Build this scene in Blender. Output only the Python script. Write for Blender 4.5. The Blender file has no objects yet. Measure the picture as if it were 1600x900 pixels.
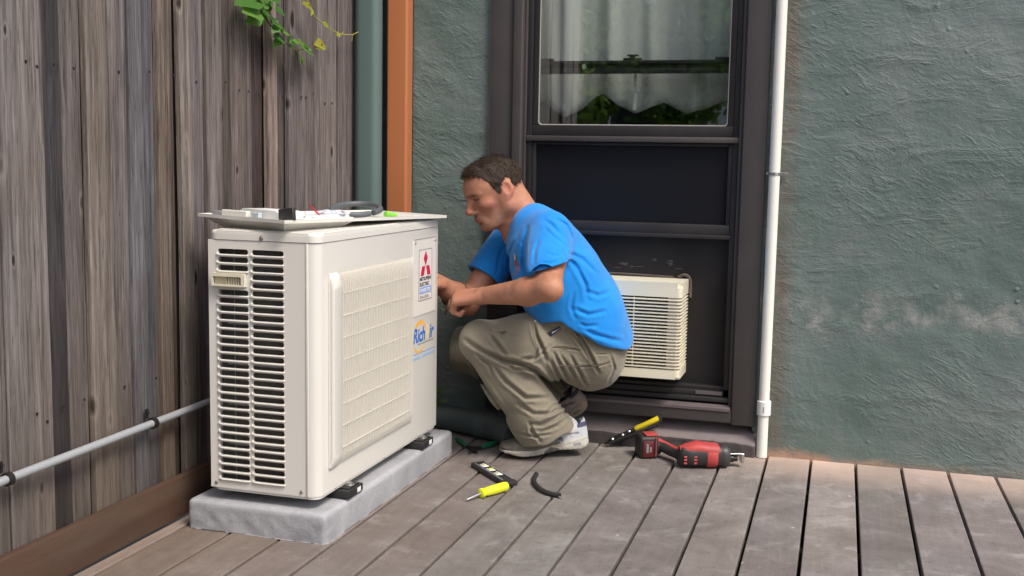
import bpy, bmesh, math, random
import numpy as np
from mathutils import Vector, Matrix, Euler

random.seed(7)
rng = np.random.default_rng(11)
S = bpy.context.scene
COL = S.collection
R = math.radians

# ------------------------------------------------------------------ camera, sky, sun, exposure
CF, CH, CYAW, CPITCH, CROLL, CD = 1705.14, 0.9115, 0.29097, 0.11446, 0.01823, 3.4838   # focal length in px of a 1600 px wide picture, metres, radians
_fw = np.array([-math.sin(CYAW) * math.cos(CPITCH), math.cos(CYAW) * math.cos(CPITCH), -math.sin(CPITCH)])
_r0 = np.array([math.cos(CYAW), math.sin(CYAW), 0.0])
_u0 = np.cross(_r0, _fw)
_r = math.cos(CROLL) * _r0 + math.sin(CROLL) * _u0
_u = -math.sin(CROLL) * _r0 + math.cos(CROLL) * _u0
CO = np.array([0.0, -CD, CH])
cam_data = bpy.data.cameras.new('camera')
cam = bpy.data.objects.new('camera', cam_data)
COL.objects.link(cam)
cam_data.sensor_width = 36.0
cam_data.lens = CF / 1600.0 * 36.0
cam_data.clip_start = 0.05
cam_data.clip_end = 500.0
cam.matrix_world = Matrix(((_r[0], _u[0], -_fw[0], CO[0]), (_r[1], _u[1], -_fw[1], CO[1]), (_r[2], _u[2], -_fw[2], CO[2]), (0, 0, 0, 1)))
S.camera = cam

SUN_EL, SUN_AZ = R(54), R(121)      # azimuth clockwise from +Y (into the wall)
W = bpy.data.worlds.new('World'); S.world = W; W.use_nodes = True
nt = W.node_tree
bg = nt.nodes['Background']
sky = nt.nodes.new('ShaderNodeTexSky'); sky.sky_type = 'NISHITA'; sky.sun_disc = False
sky.sun_elevation = SUN_EL; sky.sun_rotation = SUN_AZ; sky.dust_density = 4.0; sky.air_density = 1.0; sky.ozone_density = 0.6
nt.links.new(sky.outputs[0], bg.inputs[0]); bg.inputs[1].default_value = 0.13
sd = bpy.data.lights.new('sun', 'SUN'); sd.energy = 1.5; sd.angle = R(16); sd.color = (1.0, 0.95, 0.88)
sun = bpy.data.objects.new('sun', sd); COL.objects.link(sun)
_dir = Vector((math.sin(SUN_AZ) * math.cos(SUN_EL), math.cos(SUN_AZ) * math.cos(SUN_EL), math.sin(SUN_EL)))
sun.rotation_euler = _dir.to_track_quat('Z', 'Y').to_euler()
S.view_settings.view_transform = 'Standard'; S.view_settings.look = 'None'
S.view_settings.exposure = 0.75; S.view_settings.gamma = 1.0; S.view_settings.use_curve_mapping = False

# ------------------------------------------------------------------ helpers
def ray(px, py):
    return _fw + _r * (px - 800) / CF - _u * (py - 450) / CF

def P(px, py, Y):          # the point of the place seen at a pixel, at depth Y
    d = ray(px, py); t = (Y - CO[1]) / d[1]
    return CO + d * t

def PZ(px, py, z):
    d = ray(px, py); t = (z - CO[2]) / d[2]
    return CO + d * t

def topx(A):               # points -> pixels of the 1600 x 900 photograph
    d = A - CO
    z = d @ _fw
    return 800 + CF * (d @ _r) / z, 450 - CF * (d @ _u) / z

ORG = {}
def tag(o, label=None, cat=None, group=None, kind=None):
    if label: o['label'] = label
    if cat: o['category'] = cat
    if group: o['group'] = group
    if kind: o['kind'] = kind
    return o

def thing(name, loc, label, cat, group=None):
    o = bpy.data.objects.new(name, None); COL.objects.link(o)
    o.empty_display_size = 0.05
    o.location = loc; ORG[o] = Vector(loc)
    return tag(o, label, cat, group)

def link(name, me, parent=None, loc=None):
    o = bpy.data.objects.new(name, me); COL.objects.link(o)
    if parent is not None: o.parent = parent
    if loc is not None: o.location = loc
    return o

def put(name, me, mat, parent=None, smooth=False, base=None):
    """mesh in world coordinates -> object; its origin is its thing's base (or base for a thing that is one mesh)"""
    if smooth:
        for p in me.polygons: p.use_smooth = True
    if mat is not None and len(me.materials) == 0: me.materials.append(mat)
    org = ORG.get(parent) if parent is not None else (Vector(base) if base is not None else Vector((0, 0, 0)))
    if org is not None and org.length > 0: me.transform(Matrix.Translation(-org))
    o = link(name, me, parent)
    if parent is None: o.location = org
    ORG[o] = org
    return o

def mesh(name, v, f):
    me = bpy.data.meshes.new(name)
    me.from_pydata([tuple(map(float, q)) for q in v], [], [tuple(map(int, q)) for q in f]); me.validate(); me.update()
    return me

def obj(name, bm, mat, parent=None, smooth=False, base=None):
    bmesh.ops.recalc_face_normals(bm, faces=bm.faces[:])
    me = bpy.data.meshes.new(name); bm.to_mesh(me); bm.free()
    return put(name, me, mat, parent, smooth, base)

def auto_smooth(o, ang=35):
    me = o.data
    me.polygons.foreach_set('use_smooth', [True] * len(me.polygons))
    bm = bmesh.new(); bm.from_mesh(me)
    for e in bm.edges:
        e.smooth = not (len(e.link_faces) == 2 and e.calc_face_angle(0) > R(ang))
    bm.to_mesh(me); bm.free()
    return o

def add_box(bm, lo, hi, bev=0.0, seg=2, M=None, edges=None):
    lo = Vector(lo); hi = Vector(hi); c = (lo + hi) / 2; s = hi - lo
    t = bmesh.new(); bmesh.ops.create_cube(t, size=1.0)
    for v in t.verts: v.co = Vector((v.co.x * s.x, v.co.y * s.y, v.co.z * s.z))
    if bev > 0:
        bmesh.ops.bevel(t, geom=[e for e in t.edges if edges is None or edges(e)], offset=bev, segments=seg, profile=0.5, affect='EDGES')
    for v in t.verts:
        v.co = v.co + c
        if M is not None: v.co = M @ v.co
    me = bpy.data.meshes.new('t'); t.to_mesh(me); t.free()
    bm.from_mesh(me); bpy.data.meshes.remove(me)
    return bm

def newbm():
    return bmesh.new()

def box(name, lo, hi, mat, parent=None, bev=0.002, seg=2, M=None, base=None, edges=None):
    bm = newbm(); add_box(bm, lo, hi, bev, seg, M, edges)
    o = obj(name, bm, mat, parent, False, base)
    return auto_smooth(o) if bev > 0 else o

def add_tube(bm, pts, rad, n=12, cap=True):
    pts = [Vector(p) for p in pts]
    rad = rad if hasattr(rad, '__len__') else [rad] * len(pts)
    rings = []; side = None
    for i, p in enumerate(pts):
        t = (pts[min(i + 1, len(pts) - 1)] - pts[max(i - 1, 0)]).normalized()
        if side is None:
            side = t.orthogonal().normalized()
        side = (side - t * side.dot(t)).normalized()
        up = t.cross(side)
        rings.append([bm.verts.new(p + (side * math.cos(a) + up * math.sin(a)) * rad[i]) for a in [2 * math.pi * k / n for k in range(n)]])
    for a, b in zip(rings, rings[1:]):
        for k in range(n): bm.faces.new((a[k], a[(k + 1) % n], b[(k + 1) % n], b[k]))
    if cap:
        bm.faces.new(rings[0]); bm.faces.new(rings[-1][::-1])
    return bm

def tube(name, pts, rad, mat, parent=None, n=12, base=None, ang=50):
    bm = newbm(); add_tube(bm, pts, rad, n)
    return auto_smooth(obj(name, bm, mat, parent, False, base), ang)

def curve_pts(ctrl, n=24):
    """Catmull-Rom through control points"""
    c = [np.array(q, float) for q in ctrl]
    c = [2 * c[0] - c[1]] + c + [2 * c[-1] - c[-2]]
    out = []
    m = len(c) - 3
    for i in range(n + 1):
        t = i / n * m; k = min(int(t), m - 1); t -= k
        a, b, d, e = c[k:k + 4]
        out.append(0.5 * ((2 * b) + (-a + d) * t + (2 * a - 5 * b + 4 * d - e) * t * t + (-a + 3 * b - 3 * d + e) * t ** 3))
    return out

def add_lathe(bm, prof, p0, axis, n=24):
    """profile of (distance along axis, radius) turned about axis from p0"""
    p0 = Vector(p0); ax = Vector(axis).normalized(); s = ax.orthogonal().normalized(); u = ax.cross(s)
    rings = []
    for d, r in prof:
        rings.append([bm.verts.new(p0 + ax * d + (s * math.cos(2 * math.pi * k / n) + u * math.sin(2 * math.pi * k / n)) * max(r, 1e-5)) for k in range(n)])
    for a, b in zip(rings, rings[1:]):
        for k in range(n): bm.faces.new((a[k], a[(k + 1) % n], b[(k + 1) % n], b[k]))
    bm.faces.new(rings[0]); bm.faces.new(rings[-1][::-1])
    return bm

def add_prism(bm, poly, M, d):
    """2-D polygon (x, y) extruded 0..d along local z, placed by matrix M"""
    a = [bm.verts.new(M @ Vector((x, y, 0))) for x, y in poly]
    b = [bm.verts.new(M @ Vector((x, y, d))) for x, y in poly]
    n = len(poly)
    bm.faces.new(a[::-1]); bm.faces.new(b)
    for i in range(n): bm.faces.new((a[i], a[(i + 1) % n], b[(i + 1) % n], b[i]))
    return bm

def frame(o, x, y):        # matrix with origin o and local axes x, y (z = x cross y)
    x = Vector(x).normalized(); y = Vector(y); y = (y - x * y.dot(x)).normalized(); z = x.cross(y)
    return Matrix(((x.x, y.x, z.x, o[0]), (x.y, y.y, z.y, o[1]), (x.z, y.z, z.z, o[2]), (0, 0, 0, 1)))

def rrect(x0, y0, x1, y1, r, n=4):
    out = []
    for cx, cy, a0 in ((x1 - r, y1 - r, 0), (x0 + r, y1 - r, 90), (x0 + r, y0 + r, 180), (x1 - r, y0 + r, 270)):
        for k in range(n + 1):
            a = R(a0 + 90 * k / n); out.append((cx + r * math.cos(a), cy + r * math.sin(a)))
    return out

def plate(name, outlines, M, thick, mat, parent, bev=0.0, res=1, base=None):
    """flat plate with holes: 2-D outlines, outer first, filled and extruded; front face at local z = thick"""
    cu = bpy.data.curves.new(name, 'CURVE'); cu.dimensions = '2D'; cu.fill_mode = 'BOTH'
    cu.extrude = thick / 2 - bev; cu.bevel_depth = bev; cu.bevel_resolution = res; cu.offset = -bev
    for o in outlines:
        sp = cu.splines.new('POLY'); sp.points.add(len(o) - 1); sp.use_cyclic_u = True
        for q, (x, y) in zip(sp.points, o): q.co = (x, y, 0, 1)
    t = bpy.data.objects.new('t', cu)
    me = bpy.data.meshes.new_from_object(t)
    bpy.data.objects.remove(t); bpy.data.curves.remove(cu)
    me.transform(Matrix.Translation((0, 0, thick / 2))); me.transform(M)
    o = put(name, me, mat, parent, False, base)
    return auto_smooth(o, 40)

def text(name, s, M, size, mat, parent, shear=0.0, thick=0.0004, width=None, bold=0.0, align='LEFT'):
    cu = bpy.data.curves.new(name, 'FONT'); cu.body = s; cu.size = size; cu.shear = shear; cu.extrude = thick / 2; cu.offset = bold; cu.align_x = align
    t = bpy.data.objects.new('t', cu)
    me = bpy.data.meshes.new_from_object(t)
    bpy.data.objects.remove(t); bpy.data.curves.remove(cu)
    if width:
        xs = [v.co.x for v in me.vertices]; w = max(xs) - min(xs); x0 = min(xs)
        k = width / w
        for v in me.vertices: v.co.x = (v.co.x - x0) * k
    me.transform(M)
    return put(name, me, mat, parent)

# value noise in numpy (for real relief on meshes)
def _hash(i, j, k):
    h = (i.astype(np.uint32) * np.uint32(374761393) + j.astype(np.uint32) * np.uint32(668265263) + k.astype(np.uint32) * np.uint32(2147483647 - 58))
    h = (h ^ (h >> np.uint32(13))) * np.uint32(1274126177)
    h = h ^ (h >> np.uint32(16))
    return (h & np.uint32(0xffff)).astype(np.float32) / 32767.5 - 1.0

def vnoise(p):
    p = np.asarray(p, np.float32)
    f = np.floor(p); i = f.astype(np.int64); t = p - f; t = t * t * (3 - 2 * t)
    out = 0
    for a in (0, 1):
        wa = t[:, 0] if a else 1 - t[:, 0]
        for b in (0, 1):
            wb = t[:, 1] if b else 1 - t[:, 1]
            for c in (0, 1):
                wc = t[:, 2] if c else 1 - t[:, 2]
                out = out + wa * wb * wc * _hash(i[:, 0] + a, i[:, 1] + b, i[:, 2] + c)
    return out

def fbm(p, o=3):
    s = 0; a = 1.0; p = np.asarray(p, np.float32)
    for _ in range(o):
        s = s + a * vnoise(p); p = p * 2.03 + 17.3; a *= 0.5
    return s

# ------------------------------------------------------------------ materials
class NB:
    def __init__(s, name):
        s.m = bpy.data.materials.new(name); s.m.use_nodes = True; s.t = s.m.node_tree
        s.b = s.t.nodes['Principled BSDF']; s.out = s.t.nodes['Material Output']; s._c = None
    def n(s, typ, **kw):
        x = s.t.nodes.new('ShaderNode' + typ)
        for k, v in kw.items():
            if k.startswith('i_'):
                k = k[2:]; k = int(k) if k.isdigit() else k.replace('_', ' ')
                s.set(x.inputs[k], v)
            else: setattr(x, k, v)
        return x
    def set(s, inp, v):
        if isinstance(v, bpy.types.NodeSocket): s.t.links.new(v, inp)
        elif isinstance(v, bpy.types.Node): s.t.links.new(v.outputs[0], inp)
        else: inp.default_value = (tuple(v) + (1.0,)) if isinstance(v, tuple) and len(v) == 3 and inp.type == 'RGBA' else v
    def co(s, scale=(1, 1, 1), rnd=True):
        tc = s.n('TexCoord'); src = tc.outputs['Object']
        if rnd:
            oi = s.n('ObjectInfo'); mu = s.n('VectorMath', operation='SCALE'); 
            cm = s.n('CombineXYZ', i_0=oi.outputs['Random'], i_1=oi.outputs['Random'], i_2=oi.outputs['Random'])
            s.t.links.new(cm.outputs[0], mu.inputs[0]); mu.inputs['Scale'].default_value = 37.0
            ad = s.n('VectorMath', operation='ADD'); s.t.links.new(src, ad.inputs[0]); s.t.links.new(mu.outputs[0], ad.inputs[1]); src = ad.outputs[0]
        mp = s.n('Mapping'); s.t.links.new(src, mp.inputs['Vector']); mp.inputs['Scale'].default_value = scale
        return mp.outputs[0]
    def noise(s, vec, scale, detail=4, rough=0.55, dist=0.0):
        x = s.n('TexNoise', i_Vector=vec, i_Scale=scale, i_Detail=detail, i_Roughness=rough, i_Distortion=dist)
        return x.outputs[0]
    def ramp(s, fac, stops, interp='LINEAR'):
        x = s.n('ValToRGB'); s.set(x.inputs[0], fac); cr = x.color_ramp; cr.interpolation = interp
        while len(cr.elements) < len(stops): cr.elements.new(0.5)
        for e, (p, c) in zip(cr.elements, stops):
            e.position = p; e.color = (c, c, c, 1) if not hasattr(c, '__len__') else tuple(c) + (1,)
        return x.outputs[0]
    def mix(s, a, b, f, mode='MIX'):
        x = s.n('Mix', data_type='RGBA', blend_type=mode); s.set(x.inputs[0], f); s.set(x.inputs[6], a); s.set(x.inputs[7], b)
        return x.outputs[2]
    def math(s, op, a, b=0.0, clamp=False):
        x = s.n('Math', operation=op, use_clamp=clamp); s.set(x.inputs[0], a); s.set(x.inputs[1], b); return x.outputs[0]
    def bump(s, h, strength=0.5, dist=0.002, prev=None):
        x = s.n('Bump'); s.set(x.inputs['Height'], h); x.inputs['Strength'].default_value = strength; x.inputs['Distance'].default_value = dist
        if prev is not None: s.set(x.inputs['Normal'], prev)
        return x.outputs[0]
    def fin(s, color=None, rough=0.6, normal=None, metal=0.0, spec=0.5, **kw):
        if color is not None: s.set(s.b.inputs['Base Color'], color)
        s.set(s.b.inputs['Roughness'], rough); s.set(s.b.inputs['Metallic'], metal); s.set(s.b.inputs['Specular IOR Level'], spec)
        if normal is not None: s.set(s.b.inputs['Normal'], normal)
        for k, v in kw.items(): s.set(s.b.inputs[k.replace('_', ' ')], v)
        return s.m

def simple(name, c, rough=0.5, var=0.12, scale=18, bump=0.0, bscale=60, metal=0.0, spec=0.5, stretch=(1, 1, 1), dirt=0.0, dirtc=(0.12, 0.09, 0.06)):
    b = NB(name); v = b.co(stretch)
    n = b.noise(v, scale, 5)
    c1 = tuple(x * (1 - var) for x in c); c2 = tuple(min(1, x * (1 + var)) for x in c)
    col = b.mix(c1, c2, n)
    if dirt > 0:
        d = b.ramp(b.noise(v, scale * 0.35, 6, 0.65), [(0.5, 0.0), (0.75, dirt)])
        col = b.mix(col, dirtc, d)
    rr = b.math('ADD', b.math('MULTIPLY', b.noise(v, scale * 1.7, 3), 0.16), rough - 0.08)
    nm = b.bump(b.noise(v, bscale, 4), bump, 0.002) if bump > 0 else None
    return b.fin(col, rr, nm, metal, spec)
def m_fence():
    b = NB('weathered_fence_wood'); v = b.co((1, 1, 1))
    vs = b.n('Mapping', i_Vector=v); vs.inputs['Scale'].default_value = (14, 14, 0.55)
    n1 = b.noise(vs.outputs[0], 3.2, 7, 0.62, 0.9)
    vf = b.n('Mapping', i_Vector=v); vf.inputs['Scale'].default_value = (70, 70, 2.2)
    n2 = b.noise(vf.outputs[0], 3.0, 5, 0.7, 0.3)
    n3 = b.noise(v, 3.0, 4, 0.6)
    col = b.ramp(n1, [(0.30, (0.040, 0.036, 0.036)), (0.42, (0.090, 0.080, 0.079)), (0.55, (0.160, 0.145, 0.143)), (0.70, (0.265, 0.245, 0.242))])
    col = b.mix(col, b.ramp(n2, [(0.35, (0.07, 0.06, 0.055)), (0.62, (0.27, 0.245, 0.235))]), 0.36)
    col = b.mix(col, (0.095, 0.075, 0.060), b.ramp(n3, [(0.50, 0.0), (0.75, 0.40)]))
    vb = b.n('Mapping', i_Vector=v); vb.inputs['Scale'].default_value = (26, 26, 0.9)
    n5 = b.noise(vb.outputs[0], 1.6, 5, 0.6, 1.6)
    col = b.mix(col, (0.035, 0.031, 0.031), b.ramp(n5, [(0.30, 0.75), (0.42, 0.0)]))
    col = b.mix(col, (0.30, 0.285, 0.28), b.ramp(n5, [(0.60, 0.0), (0.70, 0.55)]))
    vg = b.n('Mapping', i_Vector=v); vg.inputs['Scale'].default_value = (200, 200, 9); n8 = b.noise(vg.outputs[0], 1.0, 4, 0.7, 0.4)
    col = b.mix(col, (0.03, 0.027, 0.026), b.ramp(n8, [(0.34, 0.7), (0.44, 0.0)])); col = b.mix(col, (0.33, 0.31, 0.30), b.ramp(n8, [(0.58, 0.0), (0.70, 0.45)]))
    # knots
    vk = b.n('Mapping', i_Vector=v); vk.inputs['Scale'].default_value = (10, 10, 4.2)
    vo = b.n('TexVoronoi', i_Vector=vk.outputs[0], i_Scale=1.5, i_Randomness=1.0)
    kd = vo.outputs['Distance']
    sc_ = b.n('SeparateColor', i_0=vo.outputs['Color']); kd = b.math('ADD', b.math('DIVIDE', kd, b.math('ADD', b.math('MULTIPLY', sc_.outputs[1], 1.1), 0.25)), b.math('MULTIPLY', b.math('SUBTRACT', n1, 0.5), 0.12)); kd = b.math('ADD', kd, b.ramp(sc_.outputs[0], [(0.34, 1.0), (0.36, 0.0)]))
    kn = b.ramp(kd, [(0.07, 1.0), (0.15, 0.0)])
    ring = b.ramp(kd, [(0.10, 0.0), (0.16, 0.6), (0.26, 0.0)])
    col = b.mix(col, (0.30, 0.265, 0.24), b.math('MULTIPLY', ring, b.ramp(n2, [(0.4, 0.2), (0.6, 1.0)])))
    col = b.mix(col, (0.018, 0.014, 0.012), b.math('MULTIPLY', kn, 0.95))
    # less bleached brown wood low down
    tc = b.n('TexCoord'); sx = b.n('SeparateXYZ', i_0=tc.outputs['Object'])
    low = b.math('ADD', b.ramp(b.math('DIVIDE', sx.outputs[2], 2.0), [(0.0, 1.0), (0.34, 0.0)]), b.math('MULTIPLY', b.math('SUBTRACT', n3, 0.5), 0.5), True)
    col = b.mix(col, b.mix((0.050, 0.037, 0.025), (0.125, 0.095, 0.068), n1), b.math('MULTIPLY', low, 0.62))
    oi = b.n('ObjectInfo')
    col = b.mix(col, oi.outputs['Color'], 1.0, 'MULTIPLY')
    h = b.math('ADD', b.math('MULTIPLY', n1, 0.6), b.math('MULTIPLY', n2, 0.6))
    h = b.math('SUBTRACT', h, b.math('MULTIPLY', kn, 0.5))
    return b.fin(col, 0.85, b.bump(h, 0.85, 0.004), spec=0.25)

def m_deck():
    b = NB('weathered_deck_wood'); v = b.co((1, 1, 1))
    vs = b.n('Mapping', i_Vector=v); vs.inputs['Scale'].default_value = (22, 1.1, 22)
    n1 = b.noise(vs.outputs[0], 2.6, 7, 0.6, 0.6)
    vf = b.n('Mapping', i_Vector=v); vf.inputs['Scale'].default_value = (150, 4.0, 150)
    n2 = b.noise(vf.outputs[0], 2.4, 4, 0.7)
    n3 = b.noise(v, 2.4, 5, 0.62)
    n4 = b.noise(v, 9.0, 6, 0.7, 0.5)
    col = b.ramp(n1, [(0.3, (0.160, 0.144, 0.136)), (0.5, (0.192, 0.174, 0.165)), (0.7, (0.228, 0.209, 0.200))])
    col = b.mix(col, b.ramp(n2, [(0.35, (0.10, 0.085, 0.075)), (0.65, (0.27, 0.25, 0.24))]), 0.16)
    n6 = b.noise(v, 5.5, 7, 0.68, 0.8); col = b.mix(col, b.ramp(n6, [(0.32, (0.095, 0.085, 0.082)), (0.5, (0.18, 0.166, 0.162)), (0.68, (0.29, 0.272, 0.266))]), 0.5)
    n7 = b.noise(v, 48, 5, 0.75); col = b.mix(col, (0.06, 0.053, 0.05), b.ramp(n7, [(0.32, 0.45), (0.46, 0.0)]))
    col = b.mix(col, (0.115, 0.094, 0.082), b.ramp(n3, [(0.45, 0.0), (0.70, 0.45)]))
    col = b.mix(col, (0.40, 0.38, 0.37), b.ramp(n4, [(0.54, 0.0), (0.72, 0.55)]))
    vo = b.n('TexVoronoi', i_Vector=v, i_Scale=11.0); 
    sp = b.ramp(b.math('ADD', vo.outputs['Distance'], b.math('MULTIPLY', n2, 0.05)), [(0.055, 1.0), (0.085, 0.0)])
    sel = b.ramp(b.noise(v, 1.7, 2), [(0.52, 0.0), (0.58, 1.0)])
    col = b.mix(col, (0.55, 0.53, 0.51), b.math('MULTIPLY', b.math('MULTIPLY', sp, sel), 0.7))
    # salmon tint paints in the brighter light where the boards meet the wall, muddy brown ends by the fence
    tc = b.n('TexCoord'); geo = b.n('NewGeometry'); sx = b.n('SeparateXYZ', i_0=geo.outputs['Position'])
    we = b.math('MULTIPLY', b.ramp(b.math('MULTIPLY', sx.outputs[1], -1.0), [(0.0, 1.0), (0.30, 0.0)]), b.ramp(b.math('ADD', sx.outputs[0], 0.5), [(0.0, 0.1), (0.45, 1.0)]))
    we = b.math('MULTIPLY', we, b.ramp(n3, [(0.3, 0.5), (0.6, 1.0)]))
    col = b.mix(col, (0.58, 0.44, 0.365), b.math('MULTIPLY', we, 0.85))
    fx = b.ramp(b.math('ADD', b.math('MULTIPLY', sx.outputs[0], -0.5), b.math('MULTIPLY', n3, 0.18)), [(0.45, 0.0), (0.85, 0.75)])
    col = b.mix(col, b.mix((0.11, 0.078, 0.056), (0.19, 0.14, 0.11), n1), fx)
    oi = b.n('ObjectInfo'); col = b.mix(col, oi.outputs['Color'], 1.0, 'MULTIPLY')
    h = b.math('ADD', b.math('MULTIPLY', n1, 0.5), b.math('MULTIPLY', n2, 0.5))
    return b.fin(col, b.ramp(n3, [(0.3, 0.62), (0.7, 0.8)]), b.bump(h, 0.45, 0.002), spec=0.3)

def m_stucco():
    b = NB('painted_rough_stucco'); v = b.co((1, 1, 1), False)
    n1 = b.noise(v, 2.1, 6, 0.6, 0.4); n2 = b.noise(v, 7.0, 6, 0.65, 0.8)
    col = b.ramp(n1, [(0.3, (0.097, 0.140, 0.124)), (0.5, (0.126, 0.169, 0.154)), (0.68, (0.165, 0.200, 0.190))])
    col = b.mix(col, (0.175, 0.195, 0.190), b.ramp(n2, [(0.5, 0.0), (0.72, 0.55)]))
    # long trowel strokes in two leaning directions
    def strokes(ang, sc, seed):
        m = b.n('Mapping', i_Vector=v); m.inputs['Rotation'].default_value = (0, R(ang), 0); m.inputs['Location'].default_value = (seed, seed, seed)
        m2 = b.n('Mapping', i_Vector=m.outputs[0]); m2.inputs['Scale'].default_value = (sc * 0.24, sc, sc)
        return b.noise(m2.outputs[0], 1.0, 5, 0.62, 0.9)
    s1 = strokes(24, 60, 3.0); s2 = strokes(-30, 64, 9.0); s3 = strokes(3, 44, 5.0)
    w = b.ramp(b.noise(v, 3.4, 3, 0.6, 0.7), [(0.38, 0.0), (0.6, 1.0)]); w2 = b.ramp(b.noise(v, 2.6, 3, 0.6, 1.0), [(0.42, 0.0), (0.58, 1.0)])
    st = b.mix(b.mix(s1, s3, w), s2, w2)
    gr = b.noise(v, 75, 5, 0.75)
    lump = b.n('TexVoronoi', i_Vector=v, i_Scale=20.0); lm = b.ramp(lump.outputs['Distance'], [(0.0, 1.0), (0.17, 0.0)])
    lsel = b.ramp(b.noise(v, 5.0, 3), [(0.55, 0.0), (0.62, 1.0)])
    # chalky mineral bloom in a wavering band, the pipe's brownish shadow painted beside it, peach smear at the deck
    geo = b.n('NewGeometry'); sx = b.n('SeparateXYZ', i_0=geo.outputs['Position'])
    wob = b.math('ADD', sx.outputs[2], b.math('MULTIPLY', b.math('SUBTRACT', b.noise(v, 3.0, 3), 0.5), 0.42))
    band = b.ramp(wob, [(0.40, 0.0), (0.448, 1.0), (0.51, 0.0)])
    band = b.math('MULTIPLY', band, b.ramp(b.noise(v, 8.0, 5, 0.7), [(0.45, 0.0), (0.66, 1.0)]))
    col = b.mix(col, (0.42, 0.40, 0.38), b.math('MULTIPLY', band, 0.75))
    b2 = b.math('MULTIPLY', b.ramp(wob, [(0.62, 0.0), (0.70, 1.0), (0.80, 0.0)]), b.ramp(b.noise(v, 5.0, 5, 0.7), [(0.48, 0.0), (0.75, 0.5)]))
    col = b.mix(col, (0.26, 0.23, 0.20), b2)
    rx = b.ramp(b.math('ADD', b.math('ABSOLUTE', b.math('ADD', sx.outputs[0], 0.165)), b.math('MULTIPLY', n2, 0.03)), [(0.015, 0.75), (0.06, 0.0)])
    rx = b.math('MULTIPLY', rx, b.ramp(n2, [(0.35, 0.2), (0.6, 1.0)]))
    col = b.mix(col, (0.15, 0.095, 0.065), rx)
    bx = b.math('MULTIPLY', b.ramp(b.math('ADD', sx.outputs[2], b.math('MULTIPLY', b.math('SUBTRACT', n2, 0.5), 0.10)), [(0.0, 1.0), (0.03, 0.0)]), b.ramp(sx.outputs[0], [(0.0, 1.0), (0.45, 0.25)]))
    col = b.mix(col, (0.42, 0.25, 0.17), b.math('MULTIPLY', bx, 0.8))
    nb = b.bump(b.math('MULTIPLY', lm, lsel), 0.8, 0.006)
    mr = b.n('Mapping', i_Vector=v); mr.inputs['Scale'].default_value = (5, 5, 13); rg = b.ramp(b.noise(mr.outputs[0], 1.0, 7, 0.66, 0.7), [(0.30, 0.0), (0.56, 0.25), (0.72, 1.0)]); rsel = b.ramp(b.noise(v, 2.3, 4, 0.6, 0.6), [(0.40, 0.12), (0.62, 1.0)]); nb = b.bump(b.math('MULTIPLY', rg, rsel), 0.5, 0.016, nb)
    sth = b.ramp(st, [(0.50, 0.0), (0.66, 1.0)]); nb = b.bump(b.math('MULTIPLY', sth, b.ramp(b.noise(v, 3.1, 4, 0.65, 0.8), [(0.44, 0.0), (0.60, 1.0)])), 0.45, 0.007, nb)
    nb = b.bump(b.noise(v, 26, 6, 0.7), 0.55, 0.008, nb)
    nb = b.bump(gr, 0.5, 0.002, nb)
    return b.fin(col, 0.55, nb, spec=0.35)

def m_concrete():
    b = NB('grey_concrete'); v = b.co((1, 1, 1), False)
    n1 = b.noise(v, 7, 6, 0.65, 0.5); n2 = b.noise(v, 120, 5, 0.75)
    col = b.ramp(n1, [(0.3, (0.25, 0.255, 0.275)), (0.55, (0.345, 0.35, 0.37)), (0.75, (0.41, 0.415, 0.43))])
    col = b.mix(col, b.ramp(n2, [(0.4, (0.17, 0.17, 0.185)), (0.6, (0.44, 0.44, 0.45))]), 0.13)
    return b.fin(col, 0.85, b.bump(n2, 0.4, 0.003), spec=0.25)

def m_glass():
    b = NB('window_glass')
    tr = b.n('BsdfTransparent', i_Color=(0.965, 0.985, 0.975)); gl = b.n('BsdfGlossy', i_Roughness=0.015, i_Color=(0.95, 1.0, 0.97))
    v = b.co((1, 1, 1), False)
    gl.inputs['Normal'].default_value = (0, 0, 0)
    b.set(gl.inputs['Normal'], b.bump(b.noise(v, 4.0, 1), 0.05, 0.01))
    mx = b.n('MixShader'); ge = b.n('NewGeometry'); dt = b.n('VectorMath', operation='DOT_PRODUCT'); b.t.links.new(ge.outputs['Normal'], dt.inputs[0]); b.t.links.new(ge.outputs['Incoming'], dt.inputs[1])
    cs = b.math('SUBTRACT', 1.0, b.math('ABSOLUTE', dt.outputs['Value']), True)
    f = b.math('ADD', b.math('MULTIPLY', b.math('POWER', cs, 5.0), 0.9), 0.19, True)
    b.set(mx.inputs[0], f); b.t.links.new(tr.outputs[0], mx.inputs[1]); b.t.links.new(gl.outputs[0], mx.inputs[2])
    b.t.links.new(mx.outputs[0], b.out.inputs[0])
    return b.m

def m_vcol(name, rough=0.5, spec=0.4, bump=0.0, bscale=300, sss=0.0, stretch=(1, 1, 1)):
    b = NB(name); a = b.n('VertexColor'); a.layer_name = 'Col'
    v = b.co(stretch, False)
    col = b.mix(a.outputs[0], (0.0, 0.0, 0.0), b.math('MULTIPLY', b.ramp(b.noise(v, bscale * 0.25, 4), [(0.4, 0.0), (0.8, 1.0)]), 0.13))
    nm = b.bump(b.noise(v, bscale, 4, 0.6), bump, 0.001) if bump else None
    kw = {}
    m = b.fin(col, rough, nm, spec=spec)
    if sss:
        b.b.inputs['Subsurface Weight'].default_value = sss; b.b.inputs['Subsurface Radius'].default_value = (0.010, 0.004, 0.002); b.b.inputs['Subsurface Scale'].default_value = 0.6
    return m

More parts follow.
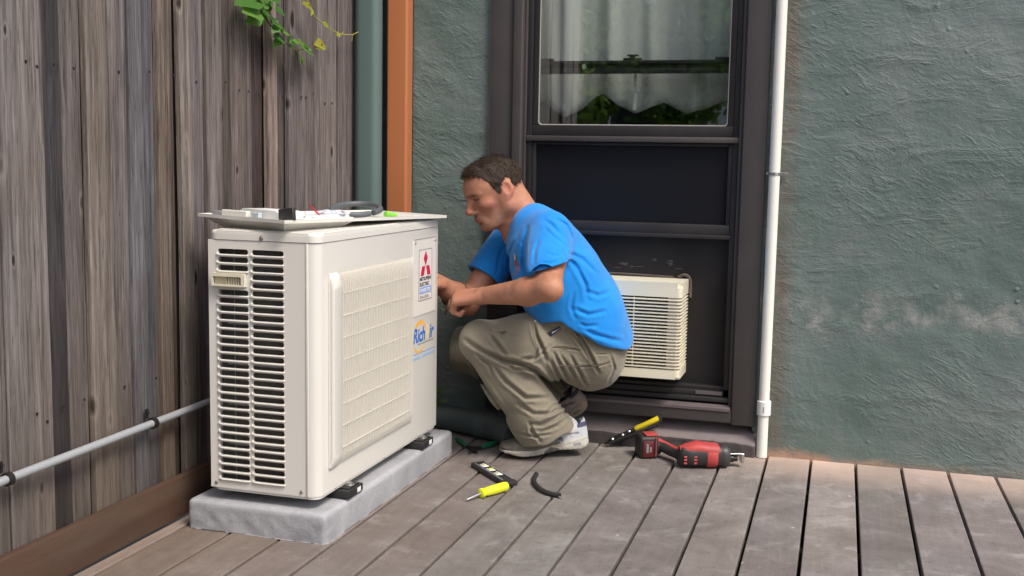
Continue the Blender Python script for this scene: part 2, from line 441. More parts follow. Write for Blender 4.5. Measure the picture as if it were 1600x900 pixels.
def m_fabric(name, c1, c2, weave=900, rough=0.85, bump=0.3, fold=0.0, sheen=0.25):
    b = NB(name); v = b.co((1, 1, 1), False)
    n = b.noise(v, 9, 5, 0.6); n2 = b.noise(v, weave, 2, 0.6)
    col = b.mix(c1, c2, n)
    col = b.mix(col, (0, 0, 0), b.math('MULTIPLY', b.ramp(n2, [(0.35, 1.0), (0.6, 0.0)]), 0.12))
    nb = b.bump(n2, bump, 0.0006)
    if fold: nb = b.bump(b.noise(v, 42, 4, 0.55, 0.8), fold, 0.006, nb)
    m = b.fin(col, rough, nb, spec=0.2)
    b.b.inputs['Sheen Weight'].default_value = sheen
    return m

M = {}
M['fence'] = m_fence(); M['deck'] = m_deck(); M['stucco'] = m_stucco(); M['concrete'] = m_concrete(); M['glass'] = m_glass()
M['kick'] = simple('stained_kickboard_wood', (0.072, 0.036, 0.023), 0.6, 0.45, 3.0, 0.3, 40, stretch=(12, 1.0, 8), dirt=0.45, dirtc=(0.10, 0.085, 0.06))
M['brown'] = simple('dark_brown_window_paint', (0.050, 0.043, 0.042), 0.55, 0.16, 7, 0.12, 90, dirt=0.25, dirtc=(0.10, 0.085, 0.08))
M['brown_frame'] = simple('dark_bronze_aluminium', (0.025, 0.023, 0.024), 0.42, 0.12, 14, 0.0, spec=0.3, dirt=0.2, dirtc=(0.09, 0.08, 0.075))
M['infill'] = simple('charcoal_painted_board', (0.019, 0.0175, 0.018), 0.7, 0.25, 6, 0.25, 60, spec=0.25, dirt=0.3, dirtc=(0.075, 0.062, 0.058))
M['screen'] = simple('dark_insect_screen', (0.0065, 0.007, 0.010), 0.5, 0.2, 4, spec=0.22)
M['void'] = simple('dark_void', (0.012, 0.012, 0.013), 0.9)
M['sill'] = simple('worn_brown_sill_paint', (0.115, 0.095, 0.095), 0.65, 0.25, 9, 0.5, 60, dirt=0.5, dirtc=(0.20, 0.17, 0.165))
M['cream'] = simple('cream_painted_steel', (0.67, 0.652, 0.605), 0.38, 0.02, 5, 0.0, spec=0.45, dirt=0.06, dirtc=(0.45, 0.40, 0.33))
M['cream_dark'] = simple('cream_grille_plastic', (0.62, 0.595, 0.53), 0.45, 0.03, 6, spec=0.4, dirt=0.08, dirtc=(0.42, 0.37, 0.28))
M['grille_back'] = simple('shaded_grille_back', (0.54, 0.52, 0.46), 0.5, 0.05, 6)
M['old_cream'] = simple('yellowed_cream_plastic', (0.70, 0.655, 0.515), 0.42, 0.05, 7, spec=0.4, dirt=0.35, dirtc=(0.50, 0.42, 0.25))
M['coil'] = simple('dark_coil_fins', (0.080, 0.076, 0.070), 0.6, 0.5, 40, 0.6, 120, stretch=(1, 1, 0.1))
M['white'] = simple('white_pvc', (0.80, 0.79, 0.72), 0.4, 0.02, 6, dirt=0.16, dirtc=(0.62, 0.54, 0.36))
M['white_plastic'] = simple('white_plastic', (0.80, 0.80, 0.78), 0.4, 0.02, 8)
M['steel'] = simple('brushed_steel', (0.55, 0.55, 0.54), 0.35, 0.1, 30, metal=1.0)
M['galv'] = simple('galvanised_conduit', (0.42, 0.44, 0.46), 0.38, 0.1, 10, 0.1, 80, metal=0.35, stretch=(1, 0.2, 1), dirt=0.35, dirtc=(0.25, 0.25, 0.26))
M['rubber'] = simple('black_rubber', (0.018, 0.018, 0.019), 0.6, 0.2, 30, 0.15, 120)
M['hosegrey'] = simple('grey_rubber_hose', (0.085, 0.095, 0.105), 0.5, 0.12, 20)
M['bigpipe'] = simple('green_grey_drain_pipe', (0.075, 0.098, 0.098), 0.5, 0.14, 12, 0.1, 60, dirt=0.3, dirtc=(0.12, 0.11, 0.10))
M['green_ds'] = simple('green_painted_downspout', (0.100, 0.150, 0.140), 0.42, 0.06, 5, 0.05, 40, stretch=(4, 4, 0.4), dirt=0.12, dirtc=(0.10, 0.13, 0.12))
M['orange_ds'] = simple('terracotta_downspout', (0.42, 0.150, 0.058), 0.42, 0.06, 5, 0.0, stretch=(4, 4, 0.4), dirt=0.10, dirtc=(0.30, 0.14, 0.07))
M['curtain'] = m_fabric('white_sheer_curtain', (0.66, 0.67, 0.64), (0.74, 0.745, 0.715), 500, 0.9, 0.15)
M['red'] = simple('red_tool_plastic', (0.42, 0.052, 0.048), 0.55, 0.15, 30, dirt=0.45, dirtc=(0.16, 0.06, 0.055))
M['toolblack'] = simple('black_tool_rubber', (0.020, 0.020, 0.021), 0.55, 0.3, 40, 0.25, 160, dirt=0.25, dirtc=(0.06, 0.05, 0.045))
M['toolgrey'] = simple('dark_grey_casting', (0.055, 0.053, 0.055), 0.45, 0.2, 30, 0.2, 120, metal=0.3)
M['yellow'] = simple('yellow_grip_plastic', (0.72, 0.56, 0.015), 0.4, 0.08, 25, dirt=0.15)
M['neon'] = simple('neon_yellow_plastic', (0.78, 0.83, 0.03), 0.38, 0.05, 25)
M['greengrip'] = simple('green_grip_plastic', (0.010, 0.16, 0.075), 0.45, 0.15, 25)
M['lime'] = simple('lime_green_plastic', (0.22, 0.62, 0.05), 0.45, 0.1, 25)
M['darkmetal'] = simple('blackened_steel', (0.045, 0.043, 0.042), 0.4, 0.2, 40, metal=0.7)
M['print_red'] = simple('red_print', (0.52, 0.018, 0.055), 0.45)
M['print_black'] = simple('black_print', (0.04, 0.04, 0.045), 0.5)
M['print_grey'] = simple('grey_print', (0.20, 0.19, 0.19), 0.5)
M['print_blue'] = simple('blue_print', (0.015, 0.135, 0.50), 0.45)
M['print_lightblue'] = simple('light_blue_print', (0.16, 0.33, 0.72), 0.45)
M['print_paleblue'] = simple('pale_blue_print', (0.30, 0.45, 0.66), 0.45)
M['print_orange'] = simple('orange_print', (0.80, 0.43, 0.06), 0.45)
M['print_yellow'] = simple('pale_yellow_print', (0.72, 0.57, 0.24), 0.45)
M['sticker'] = simple('label_paper', (0.70, 0.67, 0.64), 0.45)
M['paleblue'] = simple('pale_blue_grey_plastic', (0.42, 0.50, 0.52), 0.35)
M['greyplastic'] = simple('mid_grey_plastic', (0.24, 0.245, 0.26), 0.5)
M['clear'] = simple('clear_bag_plastic', (0.62, 0.63, 0.70), 0.2)
M['vial'] = simple('vial_pale', (0.72, 0.70, 0.58), 0.25)
M['vialgreen'] = simple('vial_yellow_green', (0.42, 0.42, 0.08), 0.2)
M['leather'] = simple('brown_leather', (0.16, 0.085, 0.045), 0.6, 0.3, 60, 0.3, 200)

def m_leaf(name, c1, c2):
    b = NB(name); v = b.co((1, 1, 1)); n = b.noise(v, 30, 4); oi = b.n('ObjectInfo')
    col = b.mix(b.mix(c1, c2, oi.outputs['Random']), (0.02, 0.05, 0.01), b.ramp(n, [(0.45, 0.0), (0.8, 0.5)]))
    m = b.fin(col, 0.45, b.bump(n, 0.3, 0.001), spec=0.4)
    tl = b.n('BsdfTranslucent'); b.set(tl.inputs[0], col); mx = b.n('MixShader'); mx.inputs[0].default_value = 0.45
    b.t.links.new(b.b.outputs[0], mx.inputs[1]); b.t.links.new(tl.outputs[0], mx.inputs[2]); b.t.links.new(mx.outputs[0], b.out.inputs[0])
    return m
M['leaf'] = m_leaf('vine_leaf', (0.055, 0.17, 0.030), (0.16, 0.34, 0.06))
M['leaf_young'] = m_leaf('young_vine_leaf', (0.34, 0.42, 0.045), (0.42, 0.40, 0.06))
M['stem'] = simple('red_brown_vine_stem', (0.16, 0.09, 0.05), 0.6)
M['stem_young'] = simple('yellow_vine_stem', (0.42, 0.36, 0.08), 0.6)
M['tree_leaf'] = m_leaf('tree_leaf', (0.12, 0.22, 0.035), (0.21, 0.32, 0.06))
M['bark'] = simple('bark', (0.09, 0.07, 0.055), 0.9, 0.3, 12, 0.6, 30)
M['soil'] = simple('bare_ground', (0.10, 0.085, 0.065), 0.95, 0.3, 4, 0.5, 20)
M['pale_wall'] = simple('pale_render', (0.55, 0.53, 0.50), 0.8, 0.08, 3)
M['roofing'] = simple('grey_roofing', (0.10, 0.10, 0.105), 0.8, 0.2, 6)
# ------------------------------------------------------------------ ground, deck
g = put('ground', mesh('ground', [(-60, -60, -0.32), (60, -60, -0.32), (60, 60, -0.32), (-60, 60, -0.32)], [(0, 1, 2, 3)]), M['soil'])
tag(g, kind='structure')

XF = -1.5594                     # face of the kickboard
deck = thing('deck', (0, 0, 0), 'worn grey brown plank deck running up to the green wall', 'deck'); deck['kind'] = 'structure'
BP, BX0 = 0.1337, -0.1847        # plank pitch and the position of one gap
def plank_mesh(w, L=4.6):
    bm = newbm(); add_box(bm, (-w / 2, -L, -0.03), (w / 2, 0, 0), 0.0025, 2, edges=lambda e: abs((e.verts[0].co - e.verts[1].co).y) > 1)
    bmesh.ops.recalc_face_normals(bm, faces=bm.faces[:])
    me = bpy.data.meshes.new('deck_board'); bm.to_mesh(me); bm.free(); me.materials.append(M['deck'])
    for p in me.polygons: p.use_smooth = False
    return me
pm = plank_mesh(BP - 0.0085)
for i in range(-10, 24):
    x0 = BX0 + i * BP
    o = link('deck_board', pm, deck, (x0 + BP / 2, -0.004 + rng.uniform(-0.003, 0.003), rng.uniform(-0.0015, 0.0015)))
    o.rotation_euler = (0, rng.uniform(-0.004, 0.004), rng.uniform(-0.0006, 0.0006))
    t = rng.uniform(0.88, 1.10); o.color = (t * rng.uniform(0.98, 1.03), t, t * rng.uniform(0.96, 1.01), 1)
o = link('deck_board', plank_mesh(0.036), deck, (XF + 0.0185, -0.004, 0.002)); o.color = (1.35, 1.35, 1.35, 1)
for y in (-0.25, -0.75, -1.25, -1.75, -2.25, -2.75, -3.25, -3.75, -4.25):
    box('deck_joist', (-1.6, y - 0.02, -0.2), (3.1, y + 0.02, -0.036), M['soil'], deck, 0)

# ------------------------------------------------------------------ fence
fence = thing('fence', (XF - 0.02, -0.2, 0), 'weathered grey board fence with knots behind the cream outdoor unit', 'fence')
ed = [-3.12, -2.99, -2.87, -2.74, -2.62, -2.48, -2.36, -2.22, -2.09, -1.97, -1.86, -1.782, -1.713, -1.649, -1.577, -1.514, -1.451, -1.368, -1.302, -1.246, -1.188, -1.138, -1.099, -1.048, -0.984, -0.91, -0.849, -0.734, -0.662, -0.605, -0.539, -0.475, -0.404, -0.338, -0.21, -0.087]
tone = {-1.713: (1.0, 1.0, 1.0), -1.649: (1.12, 1.1, 1.08), -1.577: (0.50, 0.50, 0.52), -1.514: (0.86, 0.84, 0.83), -1.451: (1.12, 1.08, 1.02), -1.368: (0.92, 0.90, 0.90), -1.302: (0.86, 0.90, 0.97),
        -1.246: (0.74, 0.77, 0.84), -1.188: (1.02, 0.93, 0.84), -1.138: (0.72, 0.67, 0.63), -1.099: (1.18, 1.14, 1.08), -1.048: (1.0, 0.97, 1.02), -0.984: (0.98, 0.94, 0.93), -0.91: (0.62, 0.60, 0.58), -0.849: (0.85, 0.80, 0.78),
        -0.734: (0.55, 0.50, 0.50), -0.662: (1.25, 1.12, 1.05), -0.605: (0.72, 0.68, 0.68), -0.539: (0.9, 0.87, 0.88), -0.475: (1.02, 0.98, 0.98), -0.404: (0.88, 0.84, 0.84), -0.338: (1.08, 1.04, 1.03), -0.21: (0.95, 0.9, 0.9)}
TOP = 2.05
for y0, y1 in zip(ed, ed[1:]):
    w = y1 - y0 - 0.0035
    key = min(tone, key=lambda k: abs(k - y0)) if y0 >= -1.72 else None
    c = tone[key] if key is not None else tuple([rng.uniform(0.7, 1.15)] * 3)
    c = tuple(0.95 * (1.0 + (q - 1.0) * 1.4) for q in c)
    odd = not globals().get('odd', False); dx = (0.0035 if odd else -0.0035) + rng.uniform(-0.0025, 0.0025) - (0.010 if sum(c) < 2.3 else 0)
    bm = newbm(); add_box(bm, (-0.018, 0, 0.02), (0, w, TOP + rng.uniform(-0.02, 0.02)), 0.0022, 1, edges=lambda e: abs(e.verts[0].co.z - e.verts[1].co.z) > 1)
    n_seg = 8                                   # slightly wavy old edges
    for zz in np.linspace(0.2, 1.9, n_seg):
        geom = bm.verts[:] + bm.edges[:] + bm.faces[:]
        bmesh.ops.bisect_plane(bm, geom=geom, plane_co=(0, 0, zz), plane_no=(0, 0, 1))
    ph = rng.uniform(0, 50)
    for v in bm.verts:
        q = vnoise(np.array([[ph + (5 if v.co.y > w / 2 else 0), v.co.z * 2.3, ph], [ph, v.co.z * 1.5, 3.3 + ph]]))
        v.co.y += q[0] * 0.0022; v.co.x += q[1] * 0.0025
    bmesh.ops.recalc_face_normals(bm, faces=bm.faces[:])
    me = bpy.data.meshes.new('fence_board'); bm.to_mesh(me); bm.free(); me.materials.append(M['fence'])
    o = link('fence_board', me, fence); o.location = Vector((-1.585 + dx, y0 + 0.0017, 0)) - ORG[fence]
    o.rotation_euler = (rng.uniform(-0.0012, 0.0012), 0, rng.uniform(-0.03, 0.03)); o.color = c + (1,)
bm = newbm()
for z in (0.35, 1.1, 1.85): add_box(bm, (-1.672, -3.1, z - 0.045), (-1.629, -0.09, z + 0.045), 0)
obj('fence_rail', bm, M['kick'], fence)
bk_ = np.arange(-3.12, -0.09, 0.1515)
for y0, y1 in zip(bk_, bk_[1:]):
    o = box('added_backing_board', (-1.6275, y0, 0.02), (-1.610, y1 - 0.0, TOP - 0.03), M['fence'], fence, 0); o.color = (0.45, 0.43, 0.42, 1)  # added boards, toned dark, that block light slits and darken the gaps
nr = np.random.default_rng(9); bm = newbm()
for y0, y1 in zip(ed, ed[1:]):
    for z in (0.36, 1.10, 1.86):
        for t in ((0.3, 0.72) if y1 - y0 > 0.07 else (0.5,)):
            add_lathe(bm, [(0, 0.0036), (0.0012, 0.0033), (0.0016, 0.0016)], (-1.5862, y0 + (y1 - y0) * t + nr.uniform(-0.004, 0.004), z + nr.uniform(-0.015, 0.015)), (1, 0, 0), 8)
tag(obj('nail_head', bm, M['darkmetal'], fence), kind='stuff')
box('kickboard', (XF - 0.0215, -3.12, 0.006), (XF, -0.10, 0.109), M['kick'], fence, 0.002)

# conduit along the fence
cdt = thing('conduit', (-1.555, -1.3, 0.275), 'thin galvanised conduit running along the lower fence boards', 'conduit')
zc = lambda y: 0.2691 + (y + 1.768) * 0.0101
tube('pipe', [(-1.556, y, zc(y)) for y in (-3.1, -1.768, -1.1, -0.45)], 0.0092, M['galv'], cdt, 14)
for y in (-1.7507, -1.2721, -2.4, -0.8):
    bm = newbm(); add_tube(bm, [(-1.556, y - 0.006, zc(y)), (-1.556, y + 0.006, zc(y))], 0.0140, 14)
    add_box(bm, (-1.5745, y - 0.0055, zc(y) + 0.010), (-1.5715, y + 0.0055, zc(y) + 0.034), 0.0005, 1)
    add_tube(bm, [(-1.5715, y, zc(y) + 0.025), (-1.568, y, zc(y) + 0.025)], 0.004, 8)
    auto_smooth(obj('strap', bm, M['darkmetal'], cdt))

# ------------------------------------------------------------------ house wall with its window
house = thing('house_wall', (-0.2, 0, 0), 'rough green painted stucco wall with a dark brown window', 'wall')
def stucco(name, x0, x1, z0, z1, st=0.013):
    nx = max(2, int((x1 - x0) / st)); nz = max(2, int((z1 - z0) / st))
    xs = np.linspace(x0, x1, nx + 1); zs = np.linspace(z0, z1, nz + 1)
    X, Z = np.meshgrid(xs, zs, indexing='ij'); X = X.ravel(); Z = Z.ravel()
    q = np.stack([X, np.zeros_like(X), Z], 1)
    d = 0.0040 * fbm(q * 3.1 + 5, 3)
    a = 0.45; s = np.stack([X * math.cos(a) + Z * math.sin(a), np.zeros_like(X), -X * math.sin(a) + Z * math.cos(a)], 1)
    a2 = -0.5; s2 = np.stack([X * math.cos(a2) + Z * math.sin(a2), np.zeros_like(X), -X * math.sin(a2) + Z * math.cos(a2)], 1)
    m = np.clip(vnoise(q * 3.3) * 1.6 + 0.5, 0, 1)
    wv = q + 0.05 * np.stack([vnoise(q * 7 + 3), 0 * X, vnoise(q * 7 + 31)], 1)
    d += 0.0013 * (fbm(wv * np.array([7, 1, 24]), 2) * m + fbm(s2 * np.array([8, 1, 22]) + 9, 2) * (1 - m)) + 0.0018 * np.maximum(0, fbm(wv * np.array([16, 1, 30]) + 50, 2) - 0.25)
    e = np.minimum(np.minimum(X - x0, x1 - X), 0.03) / 0.03
    y = -np.clip(d, -0.006, 0.02) * (0.35 + 0.65 * e)
    v = np.stack([X, y, Z], 1)
    idx = np.arange((nx + 1) * (nz + 1)).reshape(nx + 1, nz + 1)
    f = np.stack([idx[:-1, :-1], idx[1:, :-1], idx[1:, 1:], idx[:-1, 1:]], -1).reshape(-1, 4)
    return v, f
WL, WR, WT = -1.125, -0.232, 2.45        # window opening
vs, fs, n0 = [], [], 0
for a in ((-1.405, WL, -0.3, 2.9), (WR, 1.75, -0.3, 2.9)):
    v, f = stucco('w', *a); vs.append(v); fs.append(f + n0); n0 += len(v)
v, f = stucco('w', 1.75, 3.4, -0.3, 2.9, 0.06); vs.append(v); fs.append(f + n0); n0 += len(v)
v, f = stucco('w', WL, WR, WT, 2.9, 0.03); vs.append(v); fs.append(f + n0); n0 += len(v)
body = put('stucco', mesh('stucco', np.concatenate(vs), np.concatenate(fs)), M['stucco'], house, True)
# thickness: corner return beside the downspouts, reveals of the opening, back
bm = newbm()
add_box(bm, (-1.404, 0.012, -0.3), (WL + 0.004, 0.26, 2.9), 0); add_box(bm, (WR - 0.004, 0.012, -0.3), (3.4, 0.26, 2.9), 0); add_box(bm, (WL + 0.004, 0.012, WT), (WR - 0.004, 0.26, 2.9), 0)
obj('wall_core', bm, M['stucco'], house)
box('alcove_wall', (-1.75, 0.23, -0.3), (-1.404, 0.27, 2.9), M['stucco'], house, 0)
box('alcove_cheek', (-1.75, -0.06, -0.3), (-1.62, 0.23, 2.9), M['stucco'], house, 0)

# casing boards
for x0, x1, xs in ((WL, -1.0035, -1.043), (-0.3145, WR + 0.004, -0.302)):
    left = x0 < -0.8
    bm = newbm()
    if left:
        add_box(bm, (x0, -0.022, 0.085), (-1.046, 0.06, WT), 0.003, 2); add_box(bm, (-1.046, -0.034, 0.09), (-1.012, 0.06, WT), 0.005, 3); add_box(bm, (-1.012, -0.012, 0.09), (x1, 0.06, WT), 0.002, 2)
    else:
        add_box(bm, (-0.302, -0.026, 0.094), (x1, 0.06, WT), 0.004, 3); add_box(bm, (x0, -0.012, 0.1), (-0.302, 0.06, WT), 0.003, 2)
    auto_smooth(obj('window_casing', bm, M['brown'], house))
box('window_casing', (WL, -0.02, WT - 0.004), (WR + 0.004, 0.06, WT + 0.10), M['brown'], house, 0.003)
bm = newbm()                                   # ragged caulk where stucco laps the casing
for x in (WL, WR + 0.002):
    zs = np.arange(0.08, 2.4, 0.03)
    q = np.stack([zs * 9 + x * 50, zs * 0, zs * 0 + x], 1); r1 = fbm(q, 3)
    add_tube(bm, [(x + 0.0025 * r1[i], -0.011 + 0.002 * r1[i], z) for i, z in enumerate(zs)], [max(0.003, 0.0075 + 0.004 * a) for a in r1], 6)
auto_smooth(obj('caulk_bead', bm, M['stucco'], house), 80)

# window: storm frame, panes, inner sash
win = box('window_head', (-1.0035, 0.0, 2.36), (-0.3145, 0.08, WT), M['brown_frame'], house, 0.003)
FX0, FX1 = -1.0035, -0.3145
box('window_jamb', (FX0, 0.0, 0.20), (-0.986, 0.075, 2.36), M['brown_frame'], house, 0.002)
box('window_jamb', (-0.3325, 0.0, 0.20), (FX1, 0.075, 2.36), M['brown_frame'], house, 0.002)
# upper storm sash
us = box('upper_sash', (-0.986, 0.004, 1.000), (-0.3325, 0.030, 1.036), M['brown_frame'], house, 0.0025)
box('sash_stile', (-0.986, 0.004, 1.036), (-0.9655, 0.030, 2.30), M['brown_frame'], us, 0.0025)
box('sash_stile', (-0.3525, 0.004, 1.036), (-0.3325, 0.030, 2.30), M['brown_frame'], us, 0.0025)
box('sash_rail', (-0.986, 0.004, 2.30), (-0.3325, 0.030, 2.355), M['brown_frame'], us, 0.0025)
gq = rrect(-0.9665, 1.0345, -0.3515, 2.301, 0.012)
bm = newbm(); add_prism(bm, gq, Matrix(((1, 0, 0, 0), (0, 0, -1, 0.0145), (0, 1, 0, 0), (0, 0, 0, 1))), 0.0035)
obj('glass_pane', bm, M['glass'], us)
gp = rrect(-0.9650, 1.0365, -0.3530, 2.2995, 0.011, 5)
tube('gasket', [(x, 0.0075, z) for x, z in gp + gp[:1]], 0.0022, simple('pale_gasket', (0.34, 0.32, 0.30), 0.5), us, 6)
box('sash_rail', (FX0, -0.010, 0.983), (FX1, 0.016, 1.001), M['brown'], us, 0.003)
# lower storm sash with the dark screen
ls = box('lower_sash', (-0.986, 0.002, 0.688), (-0.3325, 0.030, 0.727), M['brown_frame'], house, 0.004)
box('sash_stile', (-0.986, 0.006, 0.727), (-0.972, 0.030, 0.982), M['brown_frame'], ls, 0.002)
box('sash_stile', (-0.3465, 0.006, 0.727), (-0.3325, 0.030, 0.982), M['brown_frame'], ls, 0.002)
box('sash_rail', (-0.972, 0.008, 0.972), (-0.3465, 0.028, 0.9825), M['brown_frame'], ls, 0.002)
box('sash_rail', (-0.99, -0.006, 0.682), (-0.329, 0.012, 0.6945), M['brown_frame'], ls, 0.002)
box('insect_screen', (-0.972, 0.020, 0.727), (-0.3465, 0.023, 0.972), M['screen'], ls, 0)
box('sash_rail', (-0.972, 0.0245, 0.930), (-0.3465, 0.0275, 0.944), M['brown_frame'], ls, 0)
# inner sash meeting rail, lock and latches
ms = box('inner_sash', (-1.0, 0.075, 1.207), (-0.32, 0.105, 1.223), M['brown_frame'], house, 0.003)
box('sash_rail', (-1.0, 0.083, 1.223), (-0.32, 0.115, 1.236), M['brown_frame'], ms, 0.002)
box('sash_rail', (-1.0, 0.070, 1.236), (-0.32, 0.120, 1.248), M['brown_frame'], ms, 0.003)
bm = newbm(); add_box(bm, (-0.705, 0.082, 1.248), (-0.645, 0.105, 1.257), 0.003, 2); add_tube(bm, [(-0.675, 0.09, 1.257), (-0.675, 0.09, 1.264)], 0.010, 12); add_box(bm, (-0.693, 0.085, 1.262), (-0.655, 0.097, 1.268), 0.002, 1)
auto_smooth(obj('sash_lock', bm, M['darkmetal'], ms))
for x in (-0.962, -0.385): box('tilt_latch', (x - 0.022, 0.078, 1.248), (x + 0.022, 0.1, 1.257), M['darkmetal'], ms, 0.002)
bm = newbm(); add_box(bm, (-0.674, 0.118, 1.09), (-0.664, 0.121, 1.207), 0.001, 1); add_box(bm, (-0.682, 0.117, 1.147), (-0.656, 0.122, 1.153), 0.001, 1)
obj('latch_cord', bm, M['curtain'], ms)
# lower infill board round the window unit, foam smears, bottom track and sill
ib = box('infill_panel', (-0.986, 0.045, 0.20), (-0.3325, 0.062, 0.69), M['infill'], house, 0.0)
bm = newbm()
fr = np.random.default_rng(5)
for k in range(13):
    x = -0.86 + fr.uniform(0, 0.42); z = 0.585 + 0.012 * math.sin(x * 20) + fr.uniform(-0.012, 0.014)
    bmesh.ops.create_icosphere(bm, subdivisions=1, radius=1.0, matrix=Matrix.Translation((x, 0.0445, z)) @ Matrix.Diagonal((fr.uniform(0.006, 0.022), 0.0022, fr.uniform(0.002, 0.0055), 1)))
obj('foam_smear', bm, simple('grey_foam', (0.075, 0.066, 0.064), 0.9, 0.2, 40, 0.5), ib, True)
bm = newbm()
add_box(bm, (-0.986, 0.012, 0.196), (-0.3325, 0.045, 0.208), 0.002, 1); add_box(bm, (-0.986, 0.004, 0.176), (-0.3325, 0.05, 0.1955), 0.003, 2); add_box(bm, (FX0, -0.006, 0.160), (FX1, 0.055, 0.1755), 0.003, 2)
auto_smooth(obj('bottom_track', bm, M['brown_frame'], house))
bm = newbm(); add_box(bm, (-0.42, 0.001, 0.1815), (-0.336, 0.0035, 0.1925), 0.0006, 1); obj('track_tab', bm, M['sill'], house)
# wooden sill: sloping top, square nose
bm = newbm(); add_prism(bm, [(-0.030, 0.100), (-0.030, 0.143), (0.06, 0.160), (0.06, 0.100)], Matrix(((0, 0, 1, -1.046), (1, 0, 0, 0), (0, 1, 0, 0), (0, 0, 0, 1))), 0.744)
bmesh.ops.bevel(bm, geom=bm.edges[:], offset=0.003, segments=2, affect='EDGES'); auto_smooth(obj('window_sill', bm, M['brown'], house))
bm = newbm(); add_prism(bm, [(-0.0335, 0.138), (-0.0335, 0.1465), (0.0, 0.1535), (0.0, 0.145)], Matrix(((0, 0, 1, -1.04), (1, 0, 0, 0), (0, 1, 0, 0), (0, 0, 0, 1))), 0.734)
obj('sill_nosing', bm, M['sill'], house)
# sloping stone ledge below, rough broken front
nx, ny = 120, 14
sec = [(0.064, 0.099), (0.035, 0.086), (0.005, 0.069), (-0.018, 0.057), (-0.030, 0.050), (-0.037, 0.046), (-0.042, 0.040), (-0.044, 0.030), (-0.043, 0.017), (-0.046, 0.005), (-0.043, -0.03)]
vv = []
xs = np.linspace(-1.20, -0.2225, nx)
for x in xs:
    for k, (y, z) in enumerate(sec):
        q = np.array([[x * 14, y * 14, z * 14]]); d = float(fbm(q, 3)[0]); d2 = float(fbm(np.array([[x * 55, y * 55, z * 55]]), 2)[0])
        rr = 0.0015 if k < 4 else 0.006
        vv.append((x, y + rr * d - (0.002 * d2 if k > 4 else 0), z + rr * d * 0.6))
n = len(sec)
ff = [(i * n + k, (i + 1) * n + k, (i + 1) * n + k + 1, i * n + k + 1) for i in range(nx - 1) for k in range(n - 1)]
ff += [tuple(range(n)), tuple(range((nx - 1) * n, nx * n))[::-1]]
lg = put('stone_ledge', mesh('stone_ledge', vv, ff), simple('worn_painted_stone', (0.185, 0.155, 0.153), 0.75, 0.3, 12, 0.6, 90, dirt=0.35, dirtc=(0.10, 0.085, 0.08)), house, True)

lg.data.materials.append(simple('dark_ledge_front', (0.060, 0.050, 0.048), 0.9, 0.4, 30, 0.9, 80))  # front faces get a darker, rougher material than the top
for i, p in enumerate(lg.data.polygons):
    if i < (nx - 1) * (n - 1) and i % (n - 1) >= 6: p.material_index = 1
# dark room behind the pane and the sheer curtain
bm = newbm()
add_box(bm, (-1.6, 1.6, 0.0), (0.3, 1.62, 2.8), 0); add_box(bm, (-1.62, 0.262, 0.0), (-1.6, 1.62, 2.8), 0); add_box(bm, (0.3, 0.262, 0.0), (0.32, 1.62, 2.8), 0)
add_box(bm, (-1.6, 0.262, 2.8), (0.3, 1.6, 2.82), 0); add_box(bm, (-1.6, 0.262, -0.02), (0.3, 1.6, 0.0), 0)
obj('room_wall', bm, simple('dim_room_paint', (0.30, 0.30, 0.29), 0.9), house)
cp = [(-1.05, 1.10), (-0.9888, 1.1268), (-0.955, 1.092), (-0.9156, 1.066), (-0.86, 1.098), (-0.81, 1.138), (-0.781, 1.1465), (-0.73, 1.108), (-0.6753, 1.0815), (-0.63, 1.098), (-0.5806, 1.119), (-0.54, 1.098), (-0.5015, 1.081), (-0.45, 1.095), (-0.3691, 1.127), (-0.30, 1.13)]
xs = np.linspace(-1.04, -0.31, 150); hz = np.interp(xs, [c[0] for c in cp], [c[1] for c in cp])
vv = []
for x, h in zip(xs, hz):
    for k in range(41):
        t = k / 40; z = h + (2.3 - h) * t
        w = 0.012 * math.sin(x * 42 + 0.8 * math.sin(z * 3 + x * 7)) + 0.005 * math.sin(x * 88 + z * 2.2) + 0.014 * float(vnoise(np.array([[x * 7, z * 1.1, 2.0]]))[0])
        vv.append((x, 0.165 + w * (0.75 + 0.25 * (1 - t)), z))
ff = [(i * 41 + k, (i + 1) * 41 + k, (i + 1) * 41 + k + 1, i * 41 + k + 1) for i in range(149) for k in range(40)]
cur = put('curtain', mesh('curtain', vv, ff), M['curtain'], None, True, (-0.68, 0.165, 1.08))
tag(cur, 'white sheer curtain with a scalloped hem hanging behind the window pane', 'curtain')
md = cur.modifiers.new('thickness', 'SOLIDIFY'); md.thickness = 0.001

# ------------------------------------------------------------------ pipes on the wall
wp = thing('white_pipe', (-0.2005, -0.03, 0), 'slim white plastic pipe running up the wall beside the window', 'pipe')
PX, PY = -0.2005, -0.032
tube('pipe', [(PX - 0.001, PY, 0.003), (PX, PY, 1.0), (PX - 0.002, PY, 2.88)], 0.0166, M['white'], wp, 20)
bm = newbm(); add_lathe(bm, [(0, 0.0180), (0.002, 0.0215), (0.045, 0.0215), (0.047, 0.0180)], (PX, PY, 0.137), (0, 0, 1), 20)
auto_smooth(obj('coupling', bm, M['white_plastic'], wp))
box('coupling_mark', (PX - 0.0012, PY - 0.0222, 0.148), (PX + 0.0012, PY - 0.0208, 0.168), M['print_grey'], wp, 0)
bm = newbm(); add_lathe(bm, [(0, 0.0182), (0.009, 0.0182)], (PX, PY, 0.887), (0, 0, 1), 20); add_box(bm, (PX + 0.012, -0.022, 0.887), (PX + 0.038, -0.010, 0.896), 0.001, 1); add_tube(bm, [(PX + 0.028, -0.03, 0.8915), (PX + 0.028, -0.01, 0.8915)], 0.0045, 8); add_box(bm, (PX - 0.026, -0.03, 0.888), (PX - 0.012, -0.010, 0.895), 0.001, 1)
auto_smooth(obj('clamp', bm, M['steel'], wp))

